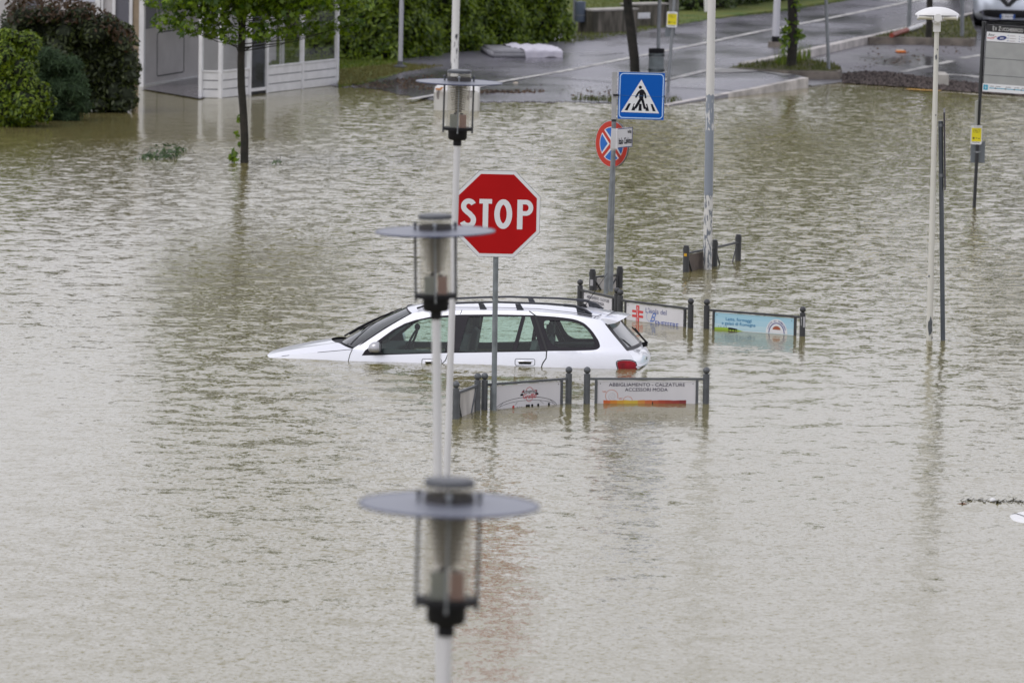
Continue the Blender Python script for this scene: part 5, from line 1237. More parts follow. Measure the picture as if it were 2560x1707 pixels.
# ------------------------------------------------------------------ mattress with a sheet, rubbish
b = at(1316, 150, .05); s = scl(b)
t = thing('mattress', 'grey mattress lying on the wet path in front of the hedge', 'mattress', b, (0, 0, R(8)))
def softbox(w_, d_, h_, bev, seed, amp=.0, sub=3):
    bm = bmesh.new(); bmesh.ops.create_cube(bm, size=1); bmesh.ops.scale(bm, vec=(w_, d_, h_), verts=bm.verts); bmesh.ops.bevel(bm, geom=bm.edges[:], offset=bev, segments=4, affect='EDGES')
    return bm
def bmobj(bm, name, m, parent, smooth=True):
    me = bpy.data.meshes.new(name); bm.to_mesh(me); bm.free(); me.materials.append(m)
    if smooth: me.polygons.foreach_set('use_smooth', [True] * len(me.polygons))
    o = link(bpy.data.objects.new(name, me)); o.parent = parent; return o
bm = softbox(1.48, 1.9, .20, .05, 1); bmesh.ops.translate(bm, vec=(0.0, .9, .10), verts=bm.verts); bmobj(bm, 'pad', mat('grey ticking', (.30, .30, .33), .8, 0, .1, 5), t)
MB().box((-.0, -.052, .045), (1.4, .006, .008)).box((0, -.052, .155), (1.4, .006, .008)).build('piping', DGREY, t)
sh = thing('bed_sheet', 'crumpled white sheet draped over the right end of the mattress', 'sheet', b, (0, 0, R(8)))
vs = []; nxg, nyg = 46, 40
for j in range(nyg):
    for i in range(nxg):
        u_ = i / (nxg - 1); v_ = j / (nyg - 1); x = -.30 + 1.08 * u_ - .25 * (1 - v_) * (1 - u_) * 0 + .28 * (1 - u_) * (1 - v_); yy = v_ * 2.1
        if yy < .26: z_ = .215 - (.26 - yy) * .78 * (.84 + .16 * math.sin(u_ * 7)); y_ = -.068 - .012 * math.sin(u_ * 21 + 1)
        else: z_ = .215 + .012 * math.sin(u_ * 23 + v_ * 9) + .010 * math.sin(v_ * 31 - u_ * 7) + .03 * max(0, 1 - abs(u_ - .2) * 6); y_ = -.05 + (yy - .26)
        if x > .76: z_ -= (x - .76) * 2.0; x = .76 + (x - .76) * .3
        vs.append((x, y_, z_))
mb = MB(); mb.add(vs, [(j * nxg + i, j * nxg + i + 1, (j + 1) * nxg + i + 1, (j + 1) * nxg + i) for j in range(nyg - 1) for i in range(nxg - 1)]); mb.build('cloth', mat('lilac white sheet', (.62, .60, .68), .8), sh, smooth=True, auto=80)
def stone(lab, px, py, r_, z, c, nm='stone', cat='stone', sq=(1, .8, .45)):
    p = at(px, py, z); t = thing(nm, lab, cat, p); mb = MB().ball((0, 0, r_ * sq[2] * .8), r_, 10, sq)
    for v in mb.v: v += Vector((rng.uniform(-1, 1), rng.uniform(-1, 1), rng.uniform(-1, 1))) * r_ * .12
    mb.build('lump', mat(nm + ' %d' % px, c, .8, 0, .2, 20), t, smooth=True, auto=60)
stone('pale stone on the path left of the crossing sign, near the white line', 1289, 211, .06, .035, (.50, .44, .35))
stone('pale pinkish stone on the pavement right of the crossing sign', 1743, 200, .055, .1, (.50, .38, .32))
for i, (px, py, lab) in enumerate(((1277, 163, 'dark lump on the path below the mattress'), (1272, 176, 'small dark lump just below another, left of the white line'), (1457, 178, 'small dark lump below the painted line'), (1434, 153, 'dark lump above the painted line'), (1805, 163, 'dark round lump left of the grass wedge'), (1444, 124, 'dark lump in the mud right of the mattress'))):
    stone(lab, px, py, .035, .06, (.02, .016, .014), 'debris_lump', 'debris')
t = thing('crisp_packet', 'orange and white packet lying on the parking asphalt', 'litter', at(2252, 133, .02), (0, 0, .1)); bm = softbox(.22, .30, .05, .02, 2); bmesh.ops.translate(bm, vec=(0, 0, .03), verts=bm.verts); bmobj(bm, 'packet', mat('orange foil', (.62, .17, .02), .35), t); MB().box((-.02, 0, .062), (.16, .22, .01)).build('label_print', mat('cream print', (.75, .55, .35), .4), t)
a = at(2346, 214, .03); t = thing('kerb_stub', 'broken concrete kerb end in the gravel beside the oblong lamp post', 'concrete block', a); MB().box((.10, .5, .08), (.21, 1.0, .26)).build('block', CTOP, t)
# things afloat at the lower right
t = thing('floating_ball', 'small white ball floating among twigs at the lower right', 'ball', at(2481.5, 1254)); MB().ball((0, 0, .012), .030, 18).build('ball', WHITEP, t, smooth=True)
t = thing('floating_twigs', 'dark twigs and leaves drifting around the small white ball', 'twigs', at(2460, 1256)); mb = MB(); rg = random.Random(8)
for i in range(60):
    px = 2395 + 165 * rg.random() ** .8; py = 1250 + (px - 2400) * .035 + rg.gauss(0, 1.6); p = at(px, py, 0); th = rg.gauss(0, .5); l = rg.uniform(.015, .07)
    mb.cyl(p + Vector((0, 0, .003)), p + Vector((l * math.cos(th), l * math.sin(th) * 3, rg.uniform(0, .03))), .003, .001, 5)
mb.build('sticks', BARK, t, world=True)
C = np.array([tuple(at(rg.uniform(2400, 2560), 1253 + rg.gauss(0, 2.5), .008)) for _ in range(24)]); leaf_mesh('leaves', C, np.tile([0, -.4, .8], (24, 1)), .018, leafmat('wet dark leaves', (.01, .01, .008), (.05, .045, .02)), t, 'oval', 5)
C = np.array([tuple(at(x, y, .01)) for x, y in ((2494, 1254), (2496, 1256), (2517, 1253), (2492, 1257))]); leaf_mesh('leaves', C, np.tile([0, -1., .2], (4, 1)), .035, leafmat('wet dark leaves', (.01, .01, .008), (.05, .045, .02)), t, 'oval', 6)
t = thing('floating_leaf', 'brown leaf floating below the twigs at the lower right', 'leaf', at(2407, 1260)); MB().add([(-.06, -.0, .004), (0, -.06, .006), (.05, 0, .01), (0, .06, .008)], [(0, 1, 2, 3)]).build('blade', mat('brown leaf', (.16, .07, .02), .6), t)
t = thing('drowned_car_corner', 'rounded white bodywork with a dark seam just breaking the surface at the right edge', 'car', at(2632, 1296))
mb = MB(); n1, n2 = 40, 14
for j in range(n2 + 1):
    for i in range(n1): th = 2 * math.pi * i / n1; rr = math.sin(math.pi / 2 * j / n2); c_, s_2 = math.cos(th), math.sin(th); mb.v.append(Vector((.44 * rr * math.copysign(abs(c_) ** .6, c_), .42 * rr * math.copysign(abs(s_2) ** .6, s_2), -.05 + .115 * math.cos(math.pi / 2 * j / n2))))
for j in range(n2):
    for i in range(n1): mb.f.append([j * n1 + i, j * n1 + (i + 1) % n1, (j + 1) * n1 + (i + 1) % n1, (j + 1) * n1 + i])
mb.build('bodywork', WHITEP, t, smooth=True)
mb = MB(); pts = [Vector((-.20 + .02 * i, -1.0 + .0 * i + .16 * i, 0)) for i in range(7)]
for i in range(6):
    x = -.20 + .018 * i
    pts = []
for i in range(12):
    x, y = -.36 + .009 * i, .25 - .045 * i
    z = -.05 + .115 * math.sqrt(max(0, 1 - min(.99, (abs(x / .44) ** 3.3 + abs(y / .42) ** 3.3) ** (2 / 3.3)))); pts.append(Vector((x, y, z + .001)))
mb.tube(pts, .005, 6); mb.build('seam', BLACK, t)

# ------------------------------------------------------------------ the drowned estate car
def sheet(outer, holes, fn, dx=.10, dz=.07):
    """flat polygon with holes cut into strips and mapped onto a curved side by fn(x, z)"""
    bm = bmesh.new(); es = []
    for loop in [outer] + list(holes):
        vs = [bm.verts.new((p[0], p[1], 0)) for p in loop]
        for i in range(len(vs)): es.append(bm.edges.new((vs[i], vs[(i + 1) % len(vs)])))
    bmesh.ops.triangle_fill(bm, use_beauty=True, use_dissolve=False, edges=es)
    x0, x1 = min(p[0] for p in outer), max(p[0] for p in outer); z0, z1 = min(p[1] for p in outer), max(p[1] for p in outer)
    k = math.ceil(x0 / dx) * dx
    while k < x1:
        bmesh.ops.bisect_plane(bm, geom=bm.verts[:] + bm.edges[:] + bm.faces[:], plane_co=(k, 0, 0), plane_no=(1, 0, 0)); k += dx
    k = math.ceil(z0 / dz) * dz
    while k < z1:
        bmesh.ops.bisect_plane(bm, geom=bm.verts[:] + bm.edges[:] + bm.faces[:], plane_co=(0, k, 0), plane_no=(0, 1, 0)); k += dz
    bm.verts.index_update()
    mb = MB(); mb.v = [Vector(fn(v.co.x, v.co.y)) for v in bm.verts]; mb.f = [[v.index for v in f.verts] for f in bm.faces]; bm.free(); return mb
def interp(x, tab):
    if x <= tab[0][0]: return tab[0][1]
    for (a, b), (c, d) in zip(tab[:-1], tab[1:]):
        if x <= c: return b + (d - b) * (x - a) / (c - a)
    return tab[-1][1]
def smooth_poly(pts, n=5, closed=True):
    """round off a polygon a little (Chaikin)"""
    for _ in range(n):
        out = []
        for i in range(len(pts)):
            a, b = pts[i], pts[(i + 1) % len(pts)]
            out += [(a[0] * .8 + b[0] * .2, a[1] * .8 + b[1] * .2), (a[0] * .2 + b[0] * .8, a[1] * .2 + b[1] * .8)]
        pts = out
    return pts

def paintmat(name, c, drops=True):
    m = bpy.data.materials.new(name); m.use_nodes = True; n = m.node_tree; b = n.nodes['Principled BSDF']
    b.inputs['Base Color'].default_value = (*c, 1); b.inputs['Metallic'].default_value = .7; b.inputs['Roughness'].default_value = .34
    b.inputs['Coat Weight'].default_value = .8; b.inputs['Coat Roughness'].default_value = .05
    tc = n.nodes.new('ShaderNodeTexCoord'); vo = n.nodes.new('ShaderNodeTexVoronoi'); vo.inputs['Scale'].default_value = 75
    n.links.new(tc.outputs['Object'], vo.inputs['Vector'])
    mr = n.nodes.new('ShaderNodeMapRange'); mr.inputs[1].default_value = .0; mr.inputs[2].default_value = .45; mr.inputs[3].default_value = 1; mr.inputs[4].default_value = 0
    n.links.new(vo.outputs['Distance'], mr.inputs[0])
    geo = n.nodes.new('ShaderNodeNewGeometry'); sx = n.nodes.new('ShaderNodeSeparateXYZ'); n.links.new(geo.outputs['True Normal'], sx.inputs[0])
    ab = n.nodes.new('ShaderNodeMath'); ab.operation = 'ABSOLUTE'; n.links.new(sx.outputs[2], ab.inputs[0])
    st = n.nodes.new('ShaderNodeMapRange'); st.inputs[1].default_value = .35; st.inputs[2].default_value = .8; st.inputs[3].default_value = .02; st.inputs[4].default_value = .55
    n.links.new(ab.outputs[0], st.inputs[0])
    bp = n.nodes.new('ShaderNodeBump'); bp.inputs['Distance'].default_value = .004; n.links.new(mr.outputs[0], bp.inputs['Height']); n.links.new(st.outputs[0], bp.inputs['Strength'])
    n.links.new(bp.outputs[0], b.inputs['Normal'])
    return m

def estate_car():
    YAW, PT_ = R(-7.5), .0175
    px = at(1350, 917)
    rot = Matrix.Rotation(YAW, 4, 'Z') @ Matrix.Rotation(-PT_, 4, 'Y') @ Matrix.Rotation(R(-2.8), 4, 'X')
    anchor = rot @ Vector((3.46, -.87, .82 - .0175 * 3.46)); loc = px - anchor
    from mathutils import Euler
    t = thing('estate_car', 'silver-white estate car drowned to its door handles in the flood', 'car', loc, tuple(rot.to_euler()))
    P = paintmat('silver white paint', (.84, .85, .90)); GLS = glassmat('tinted car glass', (.74, .88, .82)); 
    TRIM = mat('black window trim', (.012, .010, .015), .5, spec=.3); GAP = mat('panel gap', (.02, .02, .022), .7)
    def W(x):
        w = .875
        if x < 1.0: w *= 1 - .27 * ((1.0 - x) / 1.0) ** 2.4
        if x > 3.7: w *= 1 - .15 * ((x - 3.7) / 1.0) ** 2.2
        return w
    def Y(x, z):
        w = W(x)
        if z < .94: 
            q = (z - .66) / .28
            return w - .018 * max(0, q) ** 2 - .04 * max(0, (.5 - z) / .3) ** 2
        q = z - .94
        return w - .018 - .03 * min(1, q / .04) * .6 - q * .43 - .10 * q * q
    sides = (-1, 1)
    WF = [(1.62, .885), (2.345, .914), (2.44, 1.305), (2.28, 1.300), (2.13, 1.285), (2.0, 1.258), (1.885, 1.218), (1.76, 1.150), (1.60, 1.02)]
    WB = [(2.51, .922), (3.135, .943), (3.215, 1.322), (2.60, 1.315)]
    WQ = [(3.185, .945), (3.46, .952), (3.315, 1.322), (3.262, 1.322)]
    BO = [(1.38, .862), (2.4, .905), (3.535, .938), (3.370, 1.342), (2.9, 1.345), (2.5, 1.338), (2.3, 1.326), (2.13, 1.305), (1.98, 1.272), (1.86, 1.232), (1.72, 1.155), (1.56, 1.035), (1.42, .925)]
    def smooth_open(pts, n=2):
        for _ in range(n):
            out = [pts[0]]
            for a, b in zip(pts[:-1], pts[1:]): out += [(a[0] * .8 + b[0] * .2, a[1] * .8 + b[1] * .2), (a[0] * .2 + b[0] * .8, a[1] * .2 + b[1] * .8)]
            pts = out + [pts[-1]]
        return pts
    RO = smooth_open([(3.541, .942), (3.9, .950), (4.10, .958), (4.15, .99), (4.13, 1.06), (4.04, 1.18), (3.95, 1.26), (3.83, 1.305), (3.62, 1.328), (3.377, 1.340)])
    RI = smooth_poly([(3.455, 1.282), (3.585, .985), (3.9, .987), (4.06, .992), (4.092, 1.015), (4.05, 1.11), (3.98, 1.195), (3.90, 1.25), (3.78, 1.276), (3.60, 1.285)], 2)
    OUT = [(.12, .3), (.06, .5), (.09, .735), (.25, .81), (.49, .852), (.9, .90), (1.27, .937), (1.45, 1.055), (1.62, 1.165), (1.78, 1.265), (1.92, 1.338), (2.05, 1.368), (2.3, 1.383), (2.7, 1.392), (3.31, 1.388), (3.8, 1.352), (4.14, 1.295),
           (4.17, 1.27), (4.28, 1.14), (4.44, .965), (4.51, .90), (4.555, .82), (4.575, .72), (4.58, .6), (4.54, .3)]
    shrink = lambda pts, k: pts
    for s in sides:
        f = lambda x, z, o=0.0: (x, s * (Y(x, z) + o), z)
        sheet(OUT, [BO, RO], lambda x, z: f(x, z), .08, .05).build('body_side', P, t, smooth=True, auto=50)
        sheet(BO, [WF, WB, WQ], lambda x, z: f(x, z, .003 if False else 0.0), .12, .07).build('window_surround', TRIM, t, smooth=True)
        sheet(RO, [RI], lambda x, z: f(x, z), .12, .07).build('window_surround', TRIM, t, smooth=True)
        for w_ in (WF, WB, WQ, RI): sheet(w_, [], lambda x, z: f(x, z, -.008), .15, .08).build('side_window', GLS, t, smooth=True)
        # seams
        def seam(pts, wd, nm='panel_gap', o=.002):
            mb = MB(); M = Matrix.Identity(4); mb.stroke(pts, wd, M); mb.v = [Vector(f(v.x, v.y, o)) for v in mb.v]; return mb.build(nm, GAP, t)
        seam([(1.27, .93), (1.245, .88), (1.225, .80), (1.22, .7)], .009)
        seam([(2.50, 1.345), (2.51, 1.372), (2.515, 1.39)], .008); seam([(2.39, .905), (2.36, .82), (2.30, .76), (2.28, .68)], .010)
        seam([(3.30, 1.388), (3.372, 1.342)], .011, o=.004); seam([(3.372, 1.342), (3.455, 1.14), (3.538, .938)], .024, o=.003); seam([(3.535, .94), (3.53, .86), (3.49, .80), (3.46, .70)], .013)
        seam([(.25, .805), (.49, .848), (.9, .896), (1.27, .933)], .006, o=.003)
        # handles
        for hx, hz in ((3.285, .818), (2.20, .803)):
            r_ = rrect(hx - .115, hz - .045, hx + .115, hz + .032, .02, 4)
            mb = MB().stroke(r_[:-1], .006, Matrix.Identity(4), 0, True); mb.v = [Vector(f(v.x, v.y, .0035)) for v in mb.v]; h = mb.build('door_handle', GAP, t)
            sheet(rrect(hx - .073, hz - .030, hx + .073, hz + .002, .012, 4)[:-1], [], lambda x, z: f(x, z, .004), .2, .2).build('handle_recess', BLACKM, h)
            mb = MB().tube([f(hx - .08, hz + .004, .012), f(hx, hz + .006, .020), f(hx + .08, hz + .004, .012)], .010, 8); mb.build('handle_grip', P, h, smooth=True)
        # mirror
        mb = MB().ball((1.565, s * .955, .955), .095, 20, (1.0, .75, .80)); k0 = [v for v in mb.v]
        for v in mb.v:
            if v.x > 1.60: v.x = 1.60 + (v.x - 1.60) * .25
            if v.z < .915: v.z = .915 + (v.z - .915) * .4
        mr = mb.build('door_mirror', mat('mirror shell silver', (.42, .42, .44), .3, .6), t, smooth=True)
        MB().cyl((1.52, s * .83, .905), (1.58, s * .93, .912), .028, .022, 10).box((1.57, s * .945, .893), (.14, .10, .022)).build('mirror_arm', BLACKM, mr, smooth=True)
        # tail lamp
        TL = mat('red lamp glass', (.27, .002, .010), .25, 0, .35, 14, spec=.3)
        sheet(smooth_poly([(4.345, .828), (4.42, .842), (4.51, .838), (4.565, .812), (4.575, .68), (4.39, .68), (4.355, .77)], 1), [], lambda x, z: f(x, z, .007), .05, .04).build('tail_lamp', TL, t, smooth=True)
        mb = MB().stroke(smooth_poly([(4.337, .834), (4.42, .849), (4.515, .845), (4.57, .816), (4.575, .68), (4.38, .68), (4.347, .77)], 1), .010, Matrix.Identity(4), 0, True); mb.v = [Vector(f(v.x, v.y, .005)) for v in mb.v]; mb.build('lamp_seal', GAP, t)
        # roof rail
        yr = s * .575; zr = lambda x: interp(x, [(1.7, 1.40), (2.1, 1.445), (2.9, 1.472), (3.6, 1.458), (4.1, 1.40)])
        pts = [(1.98, yr * .98, 1.400), (2.10, yr, 1.440), (2.3, yr, 1.458)] + [(x, yr, zr(x) + .012) for x in (2.6, 2.9, 3.2, 3.5, 3.7)] + [(3.82, yr, 1.448), (3.94, yr * .99, 1.405), (4.02, yr * .98, 1.352)]
        mb = MB()
        for a, b in zip(pts[:-1], pts[1:]):
            a, b = Vector(a), Vector(b); th = .016 if a.x < 3.6 else .022
            mb.cyl(a, b, th * .8, th * .8, 10)
        for xf in (2.75, 3.18): mb.add([(xf - .03, yr - .012, 1.40), (xf + .05, yr - .012, 1.40), (xf + .01, yr - .010, 1.465), (xf - .05, yr - .010, 1.465), (xf - .03, yr + .012, 1.40), (xf + .05, yr + .012, 1.40), (xf + .01, yr + .010, 1.465), (xf - .05, yr + .010, 1.465)], [(0, 1, 2, 3), (7, 6, 5, 4), (0, 4, 5, 1), (1, 5, 6, 2), (3, 2, 6, 7), (0, 3, 7, 4)])
        mb.add([(3.84, yr - .018, 1.435), (4.03, yr - .018, 1.335), (3.86, yr - .018, 1.345), (3.84, yr + .018, 1.435), (4.03, yr + .018, 1.335), (3.86, yr + .018, 1.345)], [(0, 1, 2), (5, 4, 3), (0, 3, 4, 1), (0, 2, 5, 3)])
        mb.build('roof_rail', mat('black-grey rail', (.03, .033, .042), .4), t, smooth=True)
    # bonnet
    NB = 20
    def grid(rows, name, m, auto=45, parent=None):
        mb = MB(); n = len(rows[0])
        for r_ in rows: mb.v += [Vector(p) for p in r_]
        for j in range(len(rows) - 1):
            for i in range(n - 1): mb.f.append([j * n + i, j * n + i + 1, (j + 1) * n + i + 1, (j + 1) * n + i])
        return mb.build(name, m, parent or t, smooth=True, auto=auto)
    ze = lambda x: interp(x, [(.06, .5), (.09, .735), (.25, .81), (.49, .852), (.9, .90), (1.27, .937)])
    rows = []
    for j in range(17):
        q = j / 16; row = []
        for i in range(-NB, NB + 1):
            v = i / NB; xe = .10 + (1.27 - .10) * q; xc = .02 + (.90 - .02) * q; x = xc + (xe - xc) * abs(v) ** 2.2
            z = ze(xe) + (.072 * q ** .5 + .0) * (1 - abs(v) ** 2.2) - .0 ; yv = v * Y(xe, ze(xe))
            z += .012 * math.exp(-((abs(v) - .72) / .10) ** 2) * q
            row.append((x, yv, z))
        rows.append(row)
    grid(rows, 'bonnet', P)
    fr_rows = []
    for z, dx_ in ((.66, 0), (.55, -.03), (.4, -.02), (.3, .03)):
        fr_rows.append([((.02 + dx_) + (.10 - .02) * abs(i / NB) ** 2.2, i / NB * Y(.10, z), z + (.0 if z < .6 else .062 * 0)) for i in range(-NB, NB + 1)])
    grid(fr_rows, 'bumper', P)
    # cowl and windscreen
    def cowl(v, k=0.0): return ((.90 + k) + (1.27 - .90) * abs(v) ** 2.2)
    rows = [[(cowl(v, o), v * (.83 - .05 * o), zz + .05 * (1 - abs(v) ** 2.2)) for v in [i / NB for i in range(-NB, NB + 1)]] for o, zz in ((-.01, .937), (.04, .925), (.12, .935), (.16, .945))]
    grid(rows, 'cowl', BLACKM)
    rows = []
    for j in range(9):
        q = j / 8; row = []
        for i in range(-NB, NB + 1):
            v = i / NB; x0 = 1.03 + (1.31 - 1.03) * abs(v) ** 2.2; x1 = 1.80 + .125 * abs(v) ** 2.4; z0 = .945 + .045 * (1 - abs(v) ** 2.2); z1 = 1.340 + .058 * (1 - abs(v) ** 2.0)
            x = x0 + (x1 - x0) * q; z = z0 + (z1 - z0) * q + .022 * math.sin(q * math.pi); y0 = Y(1.31, .95) - .015; y1 = Y(1.92, 1.338) - .008; yv = v * (y0 + (y1 - y0) * q)
            row.append((x, yv, z))
        rows.append(row)
    grid(rows, 'windscreen', glassmat('windscreen glass', (.22, .27, .27)))
    edge = lambda i: [Vector(r_[i]) + Vector((0, 0, .002)) for r_ in rows]
    mb = MB(); 
    for i in (0, -1):
        e = edge(i); mb.tube(e, .008, 6)
    mb.tube([Vector(p) + Vector((0, 0, .002)) for p in rows[-1]], .010, 6); mb.build('windscreen_seal', TRIM, t)
    # roof
    rows = []
    zre = [(1.92, 1.338), (2.05, 1.368), (2.3, 1.383), (2.7, 1.392), (3.31, 1.388), (3.8, 1.352), (4.14, 1.295)]
    for j in range(21):
        q = j / 20; row = []
        for i in range(-NB, NB + 1):
            v = i / NB; xe = 1.92 + (4.14 - 1.92) * q; xc = 1.80 + (4.20 - 1.80) * q; x = xc + (xe - xc) * abs(v) ** 2.4
            z = interp(xe, zre) + .058 * (1 - abs(v) ** 2.6); row.append((x, v * Y(xe, interp(xe, zre)), z))
        rows.append(row)
    grid(rows, 'roof', P)
    for s in sides:      # gutter line
        MB().tube([(x, s * (Y(x, interp(x, zre)) - .055), interp(x, zre) + .030) for x in (2.0, 2.4, 2.9, 3.4, 3.9, 4.1)], .004, 5).build('roof_seam', mat('grey seam', (.25, .25, .28), .5), t)
    # tailgate and rear glass
    rear = lambda z: interp(z, [(.3, 4.54), (.6, 4.58), (.72, 4.575), (.82, 4.555), (.90, 4.51), (.965, 4.44), (1.14, 4.28), (1.27, 4.17), (1.295, 4.14)])
    def rrow(z, bulge=.05, off=0.0, ymax=1.0): return [(rear(z) + bulge * (1 - abs(v) ** 3) + off, v * (Y(rear(z), z) * ymax), z + .0) for v in [i / NB for i in range(-NB, NB + 1)]]
    grid([rrow(z) for z in (.965, .93, .90, .86, .82, .77, .72, .66, .6, .3)], 'tailgate', P)
    grid([rrow(z, .055) for z in (1.295, 1.28, 1.265, 1.25)], 'tailgate_top', P)
    grid([rrow(z, .06, -.004) for z in (1.255, 1.2, 1.14, 1.08, 1.02, .96)], 'rear_window', glassmat('rear glass', (.50, .57, .60)))
    for s in sides:
        sheet([(s * q, z) for q, z in [(.0, 0), (.12, 0), (.12, 1), (0, 1)]] if False else [(0, .955), (.10, .955), (.10, 1.255), (0, 1.255)], [], lambda u_, z: (rear(z) + .06 * (1 - (1 - u_ / .62) ** 3) + .003, s * (Y(rear(z), z) - u_), z), .05, .05).build('rear_window_surround', TRIM, t, smooth=True)
    mb = MB(); mb.v = [Vector(p) for r_ in ([ (x + .008, y, z) for x, y, z in rrow(.958, .06)], [(x + .008, y, z) for x, y, z in rrow(.985, .06)]) for p in r_]; n = 2 * NB + 1; mb.f = [[i, i + 1, n + i + 1, n + i] for i in range(n - 1)]; mb.build('rear_window_surround', TRIM, t, smooth=True)
    # spoiler wedge over the rear glass
    rows = []
    for dx_, z_ in ((-.10, 1.312), (.03, 1.318), (.14, 1.298), (.16, 1.285), (.13, 1.27), (-.0, 1.235), (-.06, 1.22)):
        rows.append([(4.17 + dx_ + .055 * (1 - abs(v) ** 3), v * .62, z_ + .034 * (1 - abs(v) ** 2.6) - (.010 if dx_ > 0 else 0)) for v in [i / NB for i in range(-NB, NB + 1)]])
    sp_ = grid(rows, 'spoiler', P, 35)
    for s in sides:
        vs = [Vector(r_[0 if s < 0 else -1]) for r_ in rows]; mb = MB(); mb.add(vs, [tuple(range(len(vs)))]); mb.build('spoiler_end', P, sp_)
        MB().tube([(4.05, s * .625, 1.318), (4.085, s * .60, 1.335), (4.12, s * .45, 1.348)], .004, 5).build('spoiler_seam', GAP, sp_)
    # lettering and bumper strip on the tailgate, rear wiper
    MB().tube([(rear(.77) + .05 * (1 - abs(v) ** 3) + .01, v * .80, .770) for v in [i / 10 for i in range(-10, 11)]], .012, 8).build('tailgate_strip', mat('chrome strip', (.55, .56, .60), .2, .8), t, smooth=True)
    MB().cyl((4.545, .05, .972), (4.60, .05, .985), .03, .026, 12).tube([(4.60, .05, .99), (4.53, -.02, 1.08), (4.47, -.10, 1.17)], .011, 8).tube([(4.605, .03, 1.00), (4.52, -.10, 1.10), (4.45, -.2, 1.19)], .008, 6).build('rear_wiper', BLACKM, t, smooth=True)
    mt = Matrix(((0, 0, 1, 4.705), (1, 0, 0, 0), (0, 1, 0, .86), (0, 0, 0, 1)))
    text('estate', .05, mt, -.03, 'badge', DGREY, t, -.48, .0, 1.0, .01) if False else MB().box((4.655, -.50, .845), (.006, .10, .012)).box((4.655, -.50, .862), (.006, .07, .008)).build('badge', DGREY, t)
    # front wipers
    for (x0, y0, x1, y1) in ((1.12, -.50, 1.60, .05), (1.08, .12, 1.62, .60)):
        mb = MB(); pts = []
        for q in (0, .3, .6, 1): x = x0 + (x1 - x0) * q; pts.append((x, y0 + (y1 - y0) * q, .995 + (x - 1.05) * .52 + .035 + .02 * math.sin(q * 3.1)))
        mb.tube(pts, .010, 6); mb.tube([(p[0] + .01, p[1], p[2] - .03) for p in pts[1:]], .008, 6).build('wiper', BLACKM, t)
    MB().box((1.32, 0, .965), (.30, 1.2, .03)).build('cowl_vent', BLACKM, t)
    # aerial
    an = MB().lathe([(.035, 0), (.030, .02), (.012, .035), (.006, .05)], 12, (3.86, .0, 1.395)); an.add([(3.72, -.02, 1.405), (3.72, .02, 1.405), (3.90, .02, 1.40), (3.90, -.02, 1.40), (3.88, 0, 1.445)], [(0, 1, 4), (1, 2, 4), (2, 3, 4), (3, 0, 4)])
    an.cyl((3.88, 0, 1.43), (4.13, .03, 1.80), .0045, .0028, 6).build('aerial', BLACKM, t)
    # interior: tub, dash, wheel, seats
    IN = mat('interior cloth', (.045, .055, .055), .8); IN2 = mat('interior grey', (.09, .10, .10), .8)
    tub = MB()
    for s in sides: tub.box((2.6, s * .755, .78), (2.6, .03, .30))
    tub.box((2.7, 0, .55), (3.3, 1.5, .04)).box((4.05, 0, .84), (.75, 1.35, .04)).box((4.42, 0, .85), (.02, 1.3, .14)); tub.build('door_cards', IN, t)
    MB().box((1.55, 0, .88), (.40, 1.45, .12)).box((1.68, 0, .84), (.16, 1.4, .18)).build('dashboard', IN, t)
    mb = MB()
    for i in range(20):
        a0, a1 = i * math.pi / 10, (i + 1) * math.pi / 10; q = lambda a_: (1.87 + .08 * math.sin(a_), -.37 + .18 * math.cos(a_), .97 + .17 * math.sin(a_)); mb.cyl(q(a0), q(a1), .014, .014, 6)
    mb.box((1.86, -.37, .96), (.05, .2, .07)).build('steering_wheel', BLACKM, t, smooth=True)
    def seat(x, y, w_, top, tilt=.18, head=True):
        bm = bmesh.new(); bmesh.ops.create_cube(bm, size=1); bmesh.ops.scale(bm, vec=(.13, w_, top - .62), verts=bm.verts); bmesh.ops.bevel(bm, geom=bm.edges[:], offset=.05, segments=3, affect='EDGES')
        bmesh.ops.transform(bm, matrix=Matrix.Translation((x + .05, y, (top + .62) / 2)) @ Matrix.Rotation(tilt, 4, 'Y'), verts=bm.verts)
        if head:
            g2 = bmesh.ops.create_cube(bm, size=1); vv = g2['verts']; bmesh.ops.scale(bm, vec=(.09, .25, .17), verts=vv); bmesh.ops.translate(bm, vec=(x + .12, y, top + .07), verts=vv)
        bmobj(bm, 'seat', IN2, t, True)
    seat(2.42, -.37, .48, 1.16); seat(2.42, .37, .48, 1.16); seat(3.30, 0, 1.3, 1.08, .25, False)
    for y in (-.42, .42):
        bm = bmesh.new(); bmesh.ops.create_cube(bm, size=1); bmesh.ops.scale(bm, vec=(.08, .26, .16), verts=bm.verts); bmesh.ops.bevel(bm, geom=bm.edges[:], offset=.03, segments=2, affect='EDGES'); bmesh.ops.translate(bm, vec=(3.42, y, 1.12), verts=bm.verts); bmobj(bm, 'headrest', IN2, t)
    MB().box((1.90, .0, 1.27), (.03, .22, .06)).cyl((1.86, .0, 1.27), (1.84, 0, 1.34), .008, .008, 6).build('rear_view_mirror', BLACKM, t); MB().cyl((1.90, -.0, 1.24), (1.90, 0, 1.18), .003, .003, 5).ball((1.90, 0, 1.15), .035, 10, (1, .5, 1.2)).build('hanging_charm', BLACKM, t, smooth=True)
    MB().box((2.46, .64, 1.14), (.09, .04, .4)).box((3.42, .66, 1.12), (.05, .03, .4)).build('inner_pillar', IN, t)
    # dashboard-side folded cloth on the parcel shelf
    MB().box((3.95, -.3, .875), (.55, .3, .03)).build('parcel_shelf', mat('grey shelf', (.14, .16, .16), .8), t)
estate_car()

